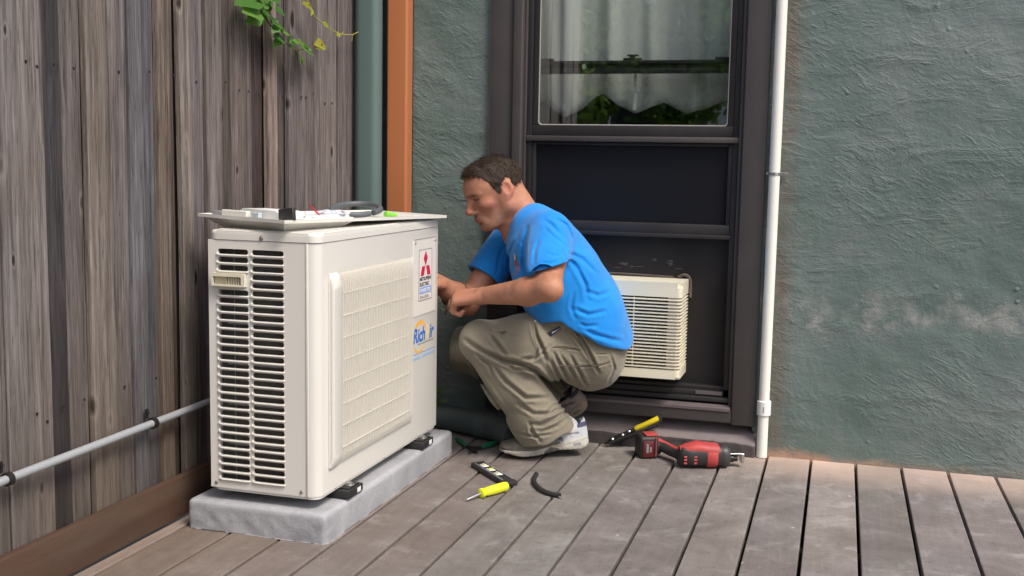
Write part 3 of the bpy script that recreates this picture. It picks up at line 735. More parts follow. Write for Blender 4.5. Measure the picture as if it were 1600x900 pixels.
gd = thing('green_downspout', (-1.525, -0.08, 0), 'green painted downspout at the end of the fence', 'downspout')
def spout(name, x0, x1, y0, y1, z0, z1, mat, par, rib, rad=0.009):
    bm = newbm(); w = x1 - x0; d = y1 - y0
    poly = rrect(x0, y0, x1, y1, 0.009 if name == 'square' else rad, 8)
    # front face with a shallow rolled rib
    out = []
    for (x, y) in poly: out.append((x, y))
    i = next(k for k, (x, y) in enumerate(out) if y == min(q[1] for q in out) and x < (x0 + x1) / 2 + 1e-6)
    pts = [(x0 + w * t, y0 - rib * math.sin(math.pi * min(1, max(0, (t - 0.28) / 0.44))) ** 2) for t in np.linspace(0.2, 0.85, 12)]
    k = max(range(len(out)), key=lambda a: (out[a][1] < y0 + 1e-6 and out[a][0] < x0 + 0.012))
    left = [p for p in out]
    idx = [a for a in range(len(out)) if abs(out[a][1] - y0) < 1e-6]
    a = [q for q in idx if out[q][0] < (x0 + x1) / 2][-1]
    if rib > 0: out = out[:a + 1] + pts + out[a + 1:]
    add_prism(bm, out, Matrix.Translation((0, 0, z0)), z1 - z0)
    return auto_smooth(obj(name, bm, mat, par), 50)
spout('pipe', -1.5685, -1.479, -0.128, -0.068, 0.0, 2.7, M['green_ds'], gd, 0.0, 0.027)
bm = newbm(); add_box(bm, (-1.5705, -0.13, 1.62), (-1.477, -0.05, 1.65), 0.002, 1); obj('strap', bm, M['green_ds'], gd)
od = thing('orange_downspout', (-1.432, -0.05, 0), 'terracotta orange square downspout in the corner beside the stucco wall', 'downspout')
spout('pipe', -1.4695, -1.3955, -0.078, -0.022, 0.02, 2.7, M['orange_ds'], od, 0.0)
bm = newbm(); add_box(bm, (-1.4715, -0.08, 1.5), (-1.3935, -0.018, 1.525), 0.002, 1); obj('strap', bm, M['orange_ds'], od)
cb = tube('cable', curve_pts([(-1.463, -0.06, 2.6), (-1.466, -0.055, 1.5), (-1.462, -0.058, 1.1), (-1.474, -0.06, 0.85), (-1.470, -0.05, 0.5), (-1.468, -0.05, 0.02)], 30), 0.0022, M['green_ds'], None, 6, (-1.468, -0.05, 0.02))
tag(cb, 'thin green cable hanging in the gap between the two downspouts', 'cable')

# drain elbow lying along the foot of the wall
dp = thing('drain_pipe', (-1.2, -0.15, 0), 'thick green grey drain pipe with an elbow lying at the foot of the wall', 'drain pipe')
pp = [(-1.47, -0.06, 0.044), tuple(PZ(690, 652, 0.044)), tuple(PZ(752, 664, 0.044))]
tube('pipe', curve_pts(pp, 16), 0.0400, M['bigpipe'], dp, 24)
tube('elbow', curve_pts([tuple(PZ(748, 663.5, 0.0445)), tuple(PZ(770, 667, 0.0445)), tuple(PZ(790, 674, 0.0445)), tuple(PZ(806, 682, 0.0445))], 20), 0.0435, M['bigpipe'], dp, 24)

# ------------------------------------------------------------------ what stands behind the camera and shows in the pane
def garden_tree(name, loc, h, rc, label, seed):
    t = thing(name, loc, label, 'tree', 'garden trees behind the deck')
    r = np.random.default_rng(seed); L = Vector(loc)
    tube('trunk', [L + Vector((0, 0, -0.02)), L + Vector((0.05, 0, h * 0.3)), L + Vector((-0.05, 0.1, h * 0.6)), L + Vector((0.1, 0, h * 0.9))], [0.14, 0.11, 0.07, 0.02], M['bark'], t, 8)
    bm = newbm()
    for k in range(9):
        a = r.uniform(0, 6.28); z = h * r.uniform(0.3, 0.75)
        add_tube(bm, [L + Vector((0, 0, z)), L + Vector((math.cos(a) * rc * 0.4, math.sin(a) * rc * 0.4, z + 0.3)), L + Vector((math.cos(a) * rc * 0.85, math.sin(a) * rc * 0.85, z + 0.7))], [0.05, 0.03, 0.012], 5)
    obj('limb', bm, M['bark'], t)
    cl = r.normal(0, 1, (60, 3)); cl /= np.linalg.norm(cl, axis=1)[:, None]; cl *= (r.uniform(0.45, 1, (60, 1)))
    c = cl[r.integers(0, 60, 9000)] + r.normal(0, 0.13, (9000, 3))
    c = c * np.array([rc, rc, h * 0.32]) + np.array([0, 0, h * 0.66]) + np.array(loc)
    s = r.uniform(0.04, 0.09, (9000, 1)); a = r.normal(0, 1, (9000, 3)); a /= np.linalg.norm(a, axis=1)[:, None]
    b = np.cross(a, r.normal(0, 1, (9000, 3))); b /= np.linalg.norm(b, axis=1)[:, None]
    v = np.stack([c + a * s, c + b * s * 0.55, c - a * s, c - b * s * 0.55], 1).reshape(-1, 3)
    put('crown', mesh('crown', v, np.arange(36000).reshape(-1, 4)), M['tree_leaf'], t)
garden_tree('garden_tree', (-3.2, -9.2, -0.32), 4.0, 1.0, 'broad leafy tree behind the deck reflected in the left of the pane', 3)
garden_tree('garden_tree', (-1.75, -9.9, -0.32), 3.9, 0.95, 'smaller leafy tree behind the deck reflected in the right of the pane', 4)
nh = thing('neighbour_house', (-2, -16, -0.32), 'pale rendered neighbouring house reflected in the window pane', 'house')
box('wall', (-8, -19, -0.32), (4, -16, 7.2), M['pale_wall'], nh, 0)
bm = newbm(); add_prism(bm, [(-19.4, 7.2), (-17.5, 8.6), (-15.6, 7.2)], Matrix(((0, 0, 1, -8.3), (1, 0, 0, 0), (0, 1, 0, 0), (0, 0, 0, 1))), 12.6); obj('roof', bm, M['roofing'], nh)
for x in (-6.2, -3.6, -1.0, 1.6):
    w = box('window', (x - 0.55, -15.998, 0.9), (x + 0.55, -15.96, 2.4), M['white_plastic'], nh, 0.0)
    box('pane', (x - 0.47, -15.959, 0.98), (x + 0.47, -15.955, 2.32), M['screen'], w, 0)
# ------------------------------------------------------------------ concrete pad (real worn relief) - built with the distance-field mesher below
def surface_nets(D, lo, h):
    """zero surface of a sampled distance field -> vertices, quads"""
    s = D < 0
    nx, ny, nz = D.shape
    c = np.zeros((nx - 1, ny - 1, nz - 1), np.uint8)
    for i in (0, 1):
        for j in (0, 1):
            for k in (0, 1): c += s[i:nx - 1 + i, j:ny - 1 + j, k:nz - 1 + k]
    act = np.argwhere((c > 0) & (c < 8))
    idx = -np.ones(c.shape, np.int32); idx[act[:, 0], act[:, 1], act[:, 2]] = np.arange(len(act))
    off = np.array([(i, j, k) for i in (0, 1) for j in (0, 1) for k in (0, 1)])
    cv = np.stack([D[act[:, 0] + o[0], act[:, 1] + o[1], act[:, 2] + o[2]] for o in off], 1)
    acc = np.zeros((len(act), 3)); cnt = np.zeros((len(act), 1))
    for a in range(8):
        for b in range(a + 1, 8):
            if np.abs(off[a] - off[b]).sum() != 1: continue
            va, vb = cv[:, a], cv[:, b]; m = (va < 0) != (vb < 0)
            t = np.where(m, va / np.where(m, va - vb, 1), 0)[:, None]
            p = off[a] + (off[b] - off[a]) * t
            acc += np.where(m[:, None], p, 0); cnt += m[:, None]
    v = (act + acc / cnt) * h + lo
    F = []
    for ax in range(3):
        sl0 = [slice(1, -1)] * 3; sl0[ax] = slice(0, -1); sl1 = [slice(1, -1)] * 3; sl1[ax] = slice(1, None)
        a = s[tuple(sl0)]; b = s[tuple(sl1)]
        e = np.argwhere(a != b); fl = a[e[:, 0], e[:, 1], e[:, 2]]
        e = e + 1; e[:, ax] -= 1
        u, w = [(1, 2), (2, 0), (0, 1)][ax]
        U = np.zeros(3, int); U[u] = 1; Wv = np.zeros(3, int); Wv[w] = 1
        def g(q): return idx[q[:, 0], q[:, 1], q[:, 2]]
        q = np.stack([g(e - U - Wv), g(e - Wv), g(e), g(e - U)], 1)
        q[~fl] = q[~fl][:, ::-1]
        F.append(q)
    F = np.concatenate(F); F = F[(F >= 0).all(1)]
    return v, F

def sdf_mesh(f, lo, hi, h, margin=1.7):
    """samples f (points -> distance) only in blocks near the surface"""
    lo = np.array(lo, float); B = 8
    n = np.maximum(1, np.ceil((np.array(hi) - lo) / (h * B)).astype(int)); N = n * B
    gi = np.stack(np.meshgrid(*[np.arange(k) for k in n], indexing='ij'), -1).reshape(-1, 3)
    cen = lo + (gi * B + (B - 1) / 2) * h
    d = f(cen.astype(np.float32))
    D = np.repeat(np.repeat(np.repeat(np.sign(d).astype(np.float32).reshape(n), B, 0), B, 1), B, 2)
    near = np.abs(d) < B * h * 0.87 * margin
    gi = gi[near]
    loc = np.stack(np.meshgrid(*[np.arange(B)] * 3, indexing='ij'), -1).reshape(-1, 3)
    for s0 in range(0, len(gi), 400):
        b = gi[s0:s0 + 400]
        I = (b[:, None, :] * B + loc[None]).reshape(-1, 3)
        D[I[:, 0], I[:, 1], I[:, 2]] = f((lo + I * h).astype(np.float32))
    return surface_nets(D, lo, h)

def smin(a, b, k):
    h = np.maximum(k - np.abs(a - b), 0) / k
    return np.minimum(a, b) - h * h * k * 0.25
def smax(a, b, k): return -smin(-a, -b, k)
def capsule(p, a, b, ra, rb=None):
    rb = ra if rb is None else rb
    a = np.asarray(a, np.float32); b = np.asarray(b, np.float32); ba = b - a
    t = np.clip(((p - a) @ ba) / max(1e-9, float(ba @ ba)), 0, 1)
    return np.linalg.norm(p - a - t[:, None] * ba, axis=1) - (ra + (rb - ra) * t)
def ellipsoid(p, c, r, Rm=None):
    q = p - np.asarray(c, np.float32)
    if Rm is not None: q = q @ Rm
    r = np.asarray(r, np.float32)
    k0 = np.linalg.norm(q / r, axis=1); k1 = np.linalg.norm(q / (r * r), axis=1)
    return k0 * (k0 - 1) / np.maximum(k1, 1e-6)
def rbox(p, c, hs, r, Rm=None):
    q = p - np.asarray(c, np.float32)
    if Rm is not None: q = q @ Rm
    q = np.abs(q) - (np.asarray(hs, np.float32) - r)
    return np.linalg.norm(np.maximum(q, 0), axis=1) + np.minimum(q.max(1), 0) - r

SX0, SX1, SY0, SY1, SH = -1.507, -1.1306, -1.2102, -0.3242, 0.0746
def pad_f(p):
    d = rbox(p, ((SX0 + SX1) / 2, (SY0 + SY1) / 2, SH / 2 - 0.02), ((SX1 - SX0) / 2, (SY1 - SY0) / 2, SH / 2 + 0.02), 0.013)
    side = np.clip((SH - 0.008 - p[:, 2]) / 0.03, 0, 1)
    fr = np.clip((SY0 + 0.05 - p[:, 1]) / 0.05, 0, 1)
    return d + 0.0017 * fbm(p * 34, 3) * side * (0.25 + fr) + 0.0012 * fbm(p * 11, 2)
v, f = sdf_mesh(pad_f, (SX0 - 0.03, SY0 - 0.03, -0.012), (SX1 + 0.03, SY1 + 0.03, SH + 0.02), 0.0045)
v[:, 2] = np.maximum(v[:, 2], 0.001)
pad = put('concrete_pad', mesh('concrete_pad', v, f), M['concrete'], None, True, ((SX0 + SX1) / 2, (SY0 + SY1) / 2, 0))
tag(pad, 'long grey concrete pad under the cream outdoor unit', 'concrete pad')

# ------------------------------------------------------------------ outdoor unit
X0, X1, Y0, Y1, Z0, Z1 = -1.4475, -1.1563, -1.195, -0.397, 0.108, 0.716
ac = thing('outdoor_unit', ((X0 + X1) / 2, (Y0 + Y1) / 2, SH), 'large cream outdoor air conditioning unit standing on a concrete pad', 'air conditioner')
MS = lambda x, y, z: frame((x, y, z), (1, 0, 0), (0, 0, 1))     # faces the camera side
MF = lambda x, y, z: frame((x, y, z), (0, 1, 0), (0, 0, 1))     # faces +x

# front sheet wrapping round the near corner
rc = 0.027
prof = [(X0 + 0.262, Y0 + 0.0), (X1 - rc, Y0 - 0.0008)] + [(X1 - rc + rc * math.sin(a), Y0 + rc - rc * math.cos(a)) for a in [math.pi / 2 * k / 8 for k in range(9)]][1:] + [(X1, Y1 - 0.012), (X1 - 0.004, Y1 - 0.003), (X1 - 0.012, Y1)]
bm = newbm()
poly = prof + [(X1 - 0.012, Y1 - 0.01)] + [(X1 - 0.008, Y1 - 0.02), (X1 - 0.008, Y0 + rc), (X1 - rc, Y0 + 0.008), (X0 + 0.262, Y0 + 0.008)]
add_prism(bm, poly, Matrix.Translation((0, 0, Z0)), Z1 - Z0)
front = auto_smooth(obj('front_panel', bm, M['cream'], ac), 40)
# seam lip on the side where the sheets meet
box('panel_seam', (X0 + 0.2595, Y0 - 0.0022, Z0), (X0 + 0.2655, Y0 + 0.004, Z1 - 0.001), M['cream'], front, 0.0012)
# louvred side plate with real slots
SXL, SXR, SXM0, SXM1 = 0.0262, 0.2015, 0.1085, 0.1165       # from X0
n_slot = 29; zt, zb = 0.6985, 0.1285
pit = (zt - zb) / n_slot
W_ = 0.259; H_ = Z1 - Z0
outl = [[(0.0, 0.0), (W_, 0.0), (W_, H_), (0.0, H_)]]
slots = []
for k in range(n_slot):
    z = zt - (k + 0.5) * pit - Z0
    for c, (a, b) in enumerate(((SXL, SXM0 - 0.001), (SXM1 + 0.001, SXR))):
        if c == 0 and k in (3, 4): continue
        hh = 0.0064
        outl.append(rrect(a, z - hh, b, z + hh, 0.0055, 3)[::-1]); slots.append((c, k, a, b, z))
side = plate('side_panel', outl, MS(X0, Y0 + 0.004, Z0), 0.004, M['cream'], ac)
# pressed lip under each slot
bm = newbm(); L = (SXM0 - 0.001 - SXL)
for k in range(7):
    pass
lip = newbm(); add_tube(lip, curve_pts([(-L / 2 - 0.001, -0.0003, 0.0070), (-L / 2 - 0.0012, -0.0012, 0.0025), (-L / 2 + 0.003, -0.0022, 0.0), (0, -0.0024, -0.0002), (L / 2 - 0.003, -0.0022, 0.0), (L / 2 + 0.0008, -0.0010, 0.002)], 14), [0.0008, 0.0018, 0.0022, 0.0024] + [0.0025] * 7 + [0.0024, 0.0022, 0.0018, 0.0009], 6)
bmesh.ops.recalc_face_normals(lip, faces=lip.faces[:])
lme = bpy.data.meshes.new('slat'); lip.to_mesh(lme); lip.free(); lme.materials.append(M['cream'])
for p in lme.polygons: p.use_smooth = True
for c, k, a, b, z in slots:
    o = link('slat', lme, ac); o.location = Vector((X0 + (a + b) / 2, Y0 - 0.0002, Z0 + z - 0.0084)) - ORG[ac]
    if c == 1: o.scale = ((b - a) / L, 1, 1)
# coil behind the slots
coil = box('coil', (X0 + 0.008, Y0 + 0.045, Z0 + 0.004), (X1 - 0.012, Y1 - 0.012, Z1 - 0.006), M['coil'], ac, 0)
bm = newbm()
for k in range(6): add_tube(bm, [(X0 + 0.052 + 0.002 * k, Y0 + 0.030, Z0 + 0.01 + 0.0 * k), (X0 + 0.052, Y0 + 0.030, Z1 - 0.01)], 0.0012, 5) if k < 1 else add_box(bm, (X0 + 0.03, Y0 + 0.036, Z0 + 0.10 * k), (X0 + 0.21, Y0 + 0.040, Z0 + 0.10 * k + 0.004), 0)
obj('coil_wire', bm, M['greyplastic'], ac)
# handle moulded on the louvres
hz0, hz1, hx0, hx1 = 0.6065, 0.6375, X0 + 0.0165, X0 + 0.1030
hy = Y0 - 0.016
hd = plate('handle', [rrect(hx0, hz0, hx1, hz1, 0.003, 3), rrect(hx0 + 0.005, hz0 + 0.0048, hx1 - 0.006, hz1 - 0.0075, 0.002, 3)[::-1]], MS(0, hy + 0.003, 0), 0.003, M['old_cream'], ac)
bm = newbm()
a = [(hx0, hy, hz1), (hx1, hy, hz1), (hx1 + 0.001, Y0 + 0.001, hz1 + 0.003), (hx0 - 0.002, Y0 + 0.001, hz1 + 0.003)]
for q0, q1 in (((hx0, hz1), (hx1, hz1)), ((hx1, hz1), (hx1, hz0)), ((hx1, hz0), (hx0, hz0)), ((hx0, hz0), (hx0, hz1))):
    vs = [bm.verts.new(c) for c in ((q0[0], hy + 0.001, q0[1]), (q1[0], hy + 0.001, q1[1]), (q1[0], Y0 - 0.0005, q1[1]), (q0[0], Y0 - 0.0005, q0[1]))]
    bm.faces.new(vs)
add_box(bm, (hx0 + 0.002, Y0 - 0.002, hz0 + 0.002), (hx1 - 0.002, Y0 - 0.001, hz1 - 0.002), 0)
for k in range(7): add_box(bm, (hx0 + 0.036 + k * 0.0068, hy + 0.0065, hz0 + 0.003), (hx0 + 0.0378 + k * 0.0068, Y0 - 0.002, hz1 - 0.006), 0)
obj('handle_grip', bm, M['old_cream'], hd)
# lid, back, far end, base pan
bm = newbm(); add_prism(bm, rrect(X0 - 0.001, Y0 - 0.0018, X1 + 0.0018, Y1 + 0.0015, 0.026, 8), Matrix.Translation((0, 0, Z1 + 0.0012)), 0.0212)
top = [e for e in bm.edges if all(v.co.z > Z1 + 0.02 for v in e.verts)]
bmesh.ops.bevel(bm, geom=top, offset=0.008, segments=4, profile=0.6, affect='EDGES')
lid = auto_smooth(obj('lid', bm, M['cream'], ac), 40)
bm = newbm(); add_prism(bm, rrect(X0 + 0.012, Y0 + 0.012, X1 - 0.012, Y1 - 0.012, 0.02, 6), Matrix.Translation((0, 0, Z1 + 0.0224)), 0.0022)
bmesh.ops.bevel(bm, geom=[e for e in bm.edges if all(v.co.z > Z1 + 0.024 for v in e.verts)], offset=0.0018, segments=2, affect='EDGES'); auto_smooth(obj('lid_step', bm, M['cream'], lid), 40)
def screw(c, ax, par, r=0.0042):
    bm = newbm(); add_lathe(bm, [(0, r * 1.35), (0.0008, r * 1.35), (0.001, r), (0.003, r * 0.9), (0.0038, r * 0.45)], c, ax, 12)
    return auto_smooth(obj('screw', bm, M['steel'], par), 30)
screw((X0 + 0.1445, Y0 - 0.0018, Z1 + 0.0075), (0, -1, 0), lid)
screw((X0 + 0.015, Y0, Z0 + 0.0115), (0, -1, 0), ac, 0.0032); screw((X0 + 0.246, Y0, Z0 + 0.011), (0, -1, 0), ac, 0.0032)
box('back_panel', (X0, Y0 + 0.006, Z0), (X0 + 0.004, Y1, Z1), M['cream'], ac, 0)
box('end_panel', (X0 + 0.004, Y1 - 0.004, Z0), (X1 - 0.0125, Y1, Z1), M['cream'], ac, 0.001)
bm = newbm(); add_prism(bm, rrect(X0 + 0.002, Y0 + 0.003, X1 - 0.0028, Y1 - 0.003, 0.022, 6), Matrix.Translation((0, 0, Z0 - 0.0065)), 0.0085); auto_smooth(obj('base_pan', bm, M['cream'], ac), 40)
bm = newbm()
for y in (-1.10, -0.80, -0.47):
    add_box(bm, (X1 - 0.003, y - 0.004, Z0 - 0.004), (X1 - 0.0012, y + 0.004, Z0 + 0.006), 0.0006, 1)
obj('base_clip', bm, M['greyplastic'], ac)
# feet: steel brackets on rubber blocks
for y in (-1.045, -0.545):
    for x, s in ((X1 + 0.012, 1), (X0 - 0.012, -1)):
        ft = thing('tmp', (0, 0, 0), None, None) if False else None
        xa, xb = sorted((x - 0.050 * s, x + 0.016 * s))
        b = box('mounting_foot', (xa, y - 0.042, SH + 0.0015), (xb, y + 0.042, SH + 0.0225), M['rubber'], ac, 0.003)
        xa, xb = sorted((x - 0.05 * s, x + 0.010 * s))
        bm = newbm(); add_box(bm, (xa, y - 0.030, SH + 0.0228), (xb, y + 0.030, SH + 0.0262), 0.001, 1)
        obj('bracket', bm, M['darkmetal'], b)
        bm = newbm(); add_box(bm, (x - 0.004 * s, y - 0.030, SH + 0.0264), (x + 0.0085 * s, y - 0.012, SH + 0.0290), 0.0008, 1) if False else add_lathe(bm, [(0, 0.011), (0.002, 0.011), (0.0022, 0.0075), (0.007, 0.0075), (0.008, 0.005)], (x, y - 0.004, SH + 0.0262), (0, 0, 1), 12)
        auto_smooth(obj('bolt', bm, M['steel'], b), 30)
        box('foot_marker', (min(x + 0.0162 * s, x + 0.0168 * s), y + 0.006, SH + 0.006), (max(x + 0.0162 * s, x + 0.0168 * s), y + 0.026, SH + 0.018), M['white_plastic'], b, 0) if s > 0 else None

# fan grille: bowed panel with fine vertical ribs
GY0, GY1, GZ0, GZ1, GD = -1.1445, -0.6200, 0.168, 0.6415, 0.0145
def gx(y, z):      # how far the grille stands out
    t = min(1, max(0, (GZ1 - z) / 0.045)); top = math.sin(math.acos(1 - t)) if t < 1 else 1
    b = min(1, max(0, (z - GZ0) / 0.03)); bot = 0.35 + 0.65 * math.sin(b * math.pi / 2)
    r = min(1, max(0, (GY1 - y) / 0.03)); rt = 0.3 + 0.7 * math.sin(r * math.pi / 2)
    return GD * top * bot * rt
bm = newbm()
ys = [GY0 + 0.0005] + list(np.linspace(GY0 + 0.002, GY1 - 0.03, 6)) + list(np.linspace(GY1 - 0.026, GY1, 8)); zs = sorted(set(list(np.linspace(GZ0, GZ0 + 0.03, 6)) + list(np.linspace(GZ0 + 0.05, GZ1 - 0.05, 8)) + list(np.linspace(GZ1 - 0.045, GZ1, 12))))
grid = [[bm.verts.new((X1 + 0.0008 + max(0, gx(y, z) - 0.0055), y, z)) for z in zs] for y in ys]
for i in range(len(ys) - 1):
    for j in range(len(zs) - 1): bm.faces.new((grid[i][j], grid[i + 1][j], grid[i + 1][j + 1], grid[i][j + 1]))
back = [bm.verts.new((X1 + 0.0005, GY0 + 0.0005, z)) for z in zs]
for j in range(len(zs) - 1): bm.faces.new((back[j], grid[0][j], grid[0][j + 1], back[j + 1]))
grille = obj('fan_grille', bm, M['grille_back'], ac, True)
auto_smooth(grille, 50)
# plain cheek at the near edge and rim round the grille
bm = newbm()
zz = list(np.linspace(GZ0, GZ1, 60))
def strip(y0, y1, dx):
    a = [[bm.verts.new((X1 + 0.0006 + max(0.0006, gx(min(y, GY1 - 0.004), z) + dx) * e, y, z)) for y, e in ((y0, 0), (y0 + 0.0012, 0.85), (y0 + 0.003, 1), (y1 - 0.003, 1), (y1, 0.9), (y1, 0))] for z in zz]
    for i in range(len(zz) - 1):
        for j in range(5): bm.faces.new((a[i][j], a[i][j + 1], a[i + 1][j + 1], a[i + 1][j]))
strip(GY0, GY0 + 0.046, 0.001); strip(GY1 - 0.010, GY1 + 0.001, 0.0015)
auto_smooth(obj('grille_rim', bm, M['cream'], grille), 50)
bm = newbm()
NR = 46
for k in range(NR):
    y = GY0 + 0.052 + (GY1 - GY0 - 0.066) * k / (NR - 1)
    pz = [GZ0 + 0.004] + list(np.linspace(GZ0 + 0.02, GZ1 - 0.05, 3)) + list(np.linspace(GZ1 - 0.042, GZ1 - 0.0015, 8))
    w = 0.0021
    A = [[bm.verts.new((X1 + 0.0008 + max(0.0004, gx(y, z) + e), y + s * w, z)) for s, e in ((-1, -0.0054), (-0.75, 0.0), (0.75, 0.0), (1, -0.0054))] for z in pz]
    for i in range(len(pz) - 1):
        for j in range(3): bm.faces.new((A[i][j], A[i][j + 1], A[i + 1][j + 1], A[i + 1][j]))
rb = obj('grille_rib', bm, M['cream_dark'], grille); tag(rb, kind='stuff')
bm = newbm()
for k in range(8):
    z = GZ1 - 0.052 - k * 0.0545; 
    if z < GZ0 + 0.02: break
    A = [[bm.verts.new((X1 + 0.0008 + gx(y, z) + e, y, z + s)) for s, e in ((-0.0013, -0.006), (-0.0008, -0.0008), (0.0008, -0.0008), (0.0013, -0.006))] for y in np.linspace(GY0 + 0.05, GY1 - 0.012, 12)]
    for i in range(11):
        for j in range(3): bm.faces.new((A[i][j], A[i][j + 1], A[i + 1][j + 1], A[i + 1][j]))
obj('grille_crossbar', bm, M['cream_dark'], grille)
# service cover with label
cover = plate('service_cover', [rrect(-0.606, 0.4655, -0.4285, 0.6875, 0.004, 3)], MF(X1 - 0.0005, 0, 0), 0.0022, M['cream'], ac, 0.0008)
for y, z in ((-0.596, 0.678), (-0.4385, 0.678)):
    screw((X1 + 0.0017, y, z), (1, 0, 0), cover, 0.003)
bm = newbm(); add_box(bm, (X1 + 0.0002, -0.6045, 0.6872), (X1 + 0.0026, -0.432, 0.6886), 0); obj('cover_lip', bm, M['greyplastic'], cover)
xl = X1 + 0.0020
lb = plate('label', [rrect(-0.5660, 0.5085, -0.4640, 0.6560, 0.002, 2)], MF(xl - 0.0002, 0, 0), 0.0006, M['sticker'], ac)
brd = plate('label_border', [rrect(-0.5668, 0.5077, -0.4632, 0.6568, 0.002, 2), rrect(-0.5650, 0.5095, -0.4650, 0.6550, 0.002, 2)[::-1]], MF(xl - 0.0001, 0, 0), 0.0009, M['print_grey'], lb)
xp = xl + 0.0005
bm = newbm()
cx, cz = -0.5150, 0.6085
add_prism(bm, [(cx, cz), (cx + 0.0155, cz + 0.0215), (cx, cz + 0.0430), (cx - 0.0155, cz + 0.0215)], MF(xp, 0, 0), 0.0006)
add_prism(bm, [(cx - 0.004, cz - 0.001), (cx - 0.0285, cz - 0.001), (cx - 0.0395, cz - 0.0285), (cx - 0.014, cz - 0.0285)], MF(xp, 0, 0), 0.0006)
add_prism(bm, [(cx + 0.004, cz - 0.001), (cx + 0.0285, cz - 0.001), (cx + 0.0395, cz - 0.0285), (cx + 0.014, cz - 0.0285)], MF(xp, 0, 0), 0.0006)
obj('emblem', bm, M['print_red'], lb)
text('lettering', 'MITSUBISHI', MF(xp, -0.5590, 0.5655), 0.0145, M['print_black'], lb, width=0.088, bold=0.0006)
text('lettering', 'ELECTRIC', MF(xp, -0.5590, 0.5500), 0.0145, M['print_black'], lb, width=0.074, bold=0.0006)
bb = plate('label_band', [[(-0.5600, 0.5275), (-0.4700, 0.5275), (-0.4700, 0.5465), (-0.5600, 0.5465)]], MF(xp - 0.0001, 0, 0), 0.0005, M['print_lightblue'], lb)
text('lettering', 'INVERTER', MF(xp + 0.0006, -0.5550, 0.5315), 0.0150, M['sticker'], lb, width=0.080, bold=0.0004)
text('lettering', 'R410A', MF(xp, -0.5560, 0.5125), 0.0145, M['print_grey'], lb, width=0.070, bold=0.0003)
# dealer print: orange swirl, name and two small lines
X = X1 + 0.0003
bm = newbm()
def arc(cy, cz, ry, rz, a0, a1, w0, w1, rot=0.0):
    n = 26; A = []
    for k in range(n + 1):
        t = k / n; a = R(a0 + (a1 - a0) * t); w = w0 * math.sin(math.pi * min(1, max(0.03, t))) ** 0.6 + w1
        A.append([bm.verts.new((X, cy + (ry + s * w) * math.cos(a), cz + (rz + s * w) * math.sin(a))) for s in (-0.5, 0.5)])
    for i in range(n): bm.faces.new((A[i][0], A[i + 1][0], A[i + 1][1], A[i][1]))
arc(-0.548, 0.405, 0.047, 0.040, 15, 190, 0.011, 0.0008); arc(-0.552, 0.400, 0.050, 0.043, 205, 330, 0.008, 0.0006)
dl = obj('dealer_print', bm, M['print_orange'], ac)
md = M
Mt = lambda y, z: MF(X + 0.0001, y, z)
text('lettering', 'Rich', Mt(-0.6000, 0.3885), 0.058, M['print_blue'], dl, shear=0.22, width=0.092, bold=0.0016)
text('lettering', 'A', Mt(-0.5080, 0.3885), 0.060, M['print_yellow'], dl, shear=0.22, width=0.034, bold=0.0014)
text('lettering', 'ir', Mt(-0.4740, 0.3885), 0.060, M['print_blue'], dl, shear=0.22, width=0.036, bold=0.0016)
bm = newbm(); qr = np.random.default_rng(2)
def dashes(y0, y1, z, hgt, lo_, hi_, gap):
    y = y0
    while y < y1:
        w = qr.uniform(lo_, hi_); add_box(bm, (X - 0.0001, y, z), (X + 0.0003, min(y + w, y1), z + hgt), 0); y += w + gap
dashes(-0.604, -0.428, 0.3525, 0.0030, 0.006, 0.012, 0.0018)
obj('small_print', bm, M['print_lightblue'], dl)
bm = newbm(); dashes(-0.602, -0.545, 0.3375, 0.0085, 0.004, 0.007, 0.0022); dashes(-0.532, -0.430, 0.3375, 0.0085, 0.004, 0.007, 0.0022)
obj('small_print', bm, M['print_paleblue'], dl)
bm = newbm(); dashes(-0.565, -0.44, 0.3795, 0.0030, 0.004, 0.008, 0.002); obj('small_print', bm, M['print_grey'], dl)

# ------------------------------------------------------------------ removed panel lying upside down on the unit, with odds and ends
A_ = np.array([-1.5238, -1.1188, 0.7660]); B_ = np.array([-1.2240, -1.2300, 0.7630]); C_ = np.array([-1.128, -0.412, 0.7445])
D_ = A_ + C_ - B_
ex = (A_ - B_); Lx = np.linalg.norm(ex); ex /= Lx; ey = C_ - B_; Ly = np.linalg.norm(ey); ey /= Ly
ez = np.cross(ey, ex); ez /= np.linalg.norm(ez)
tr = thing('removed_panel', tuple((B_ + D_) / 2), 'removed cream cover panel lying upside down on top of the outdoor unit', 'metal panel')
def TP(a, b, c=0.0): return Vector(B_ + ex * (a * Lx) + ey * (b * Ly) + ez * c)       # a towards the fence, b away, c up
def quad_mesh(bm, P4): bm.faces.new([bm.verts.new(p) for p in P4])
bm = newbm()
rimw = 0.014
o_ = [(0, 0), (1, 0), (1, 1), (0, 1)]
def ringpts(m, c, b0=0, b1=0): return [TP(0 + m / Lx, 0 + (m + b0) / Ly, c), TP(1 - m / Lx, (m + b0) / Ly, c), TP(1 - m / Lx, 1 - (m + b1) / Ly, c), TP(m / Lx, 1 - (m + b1) / Ly, c)]
def rings_to_mesh(bm, rs, cap=True):
    R_ = [[bm.verts.new(p) for p in r] for r in rs]
    for a, b in zip(R_, R_[1:]):
        n = len(a)
        for k in range(n): bm.faces.new((a[k], a[(k + 1) % n], b[(k + 1) % n], b[k]))
    if cap: bm.faces.new(R_[-1])
rings_to_mesh(bm, [ringpts(0.0, 0.007), ringpts(0.0, -0.001), ringpts(0.008, -0.0018), ringpts(0.012, -0.0018)], False)
rings_to_mesh(bm, [ringpts(0.0, 0.007), ringpts(0.0016, 0.007), ringpts(0.004, 0.0004), ringpts(0.012, 0.0002)], True)
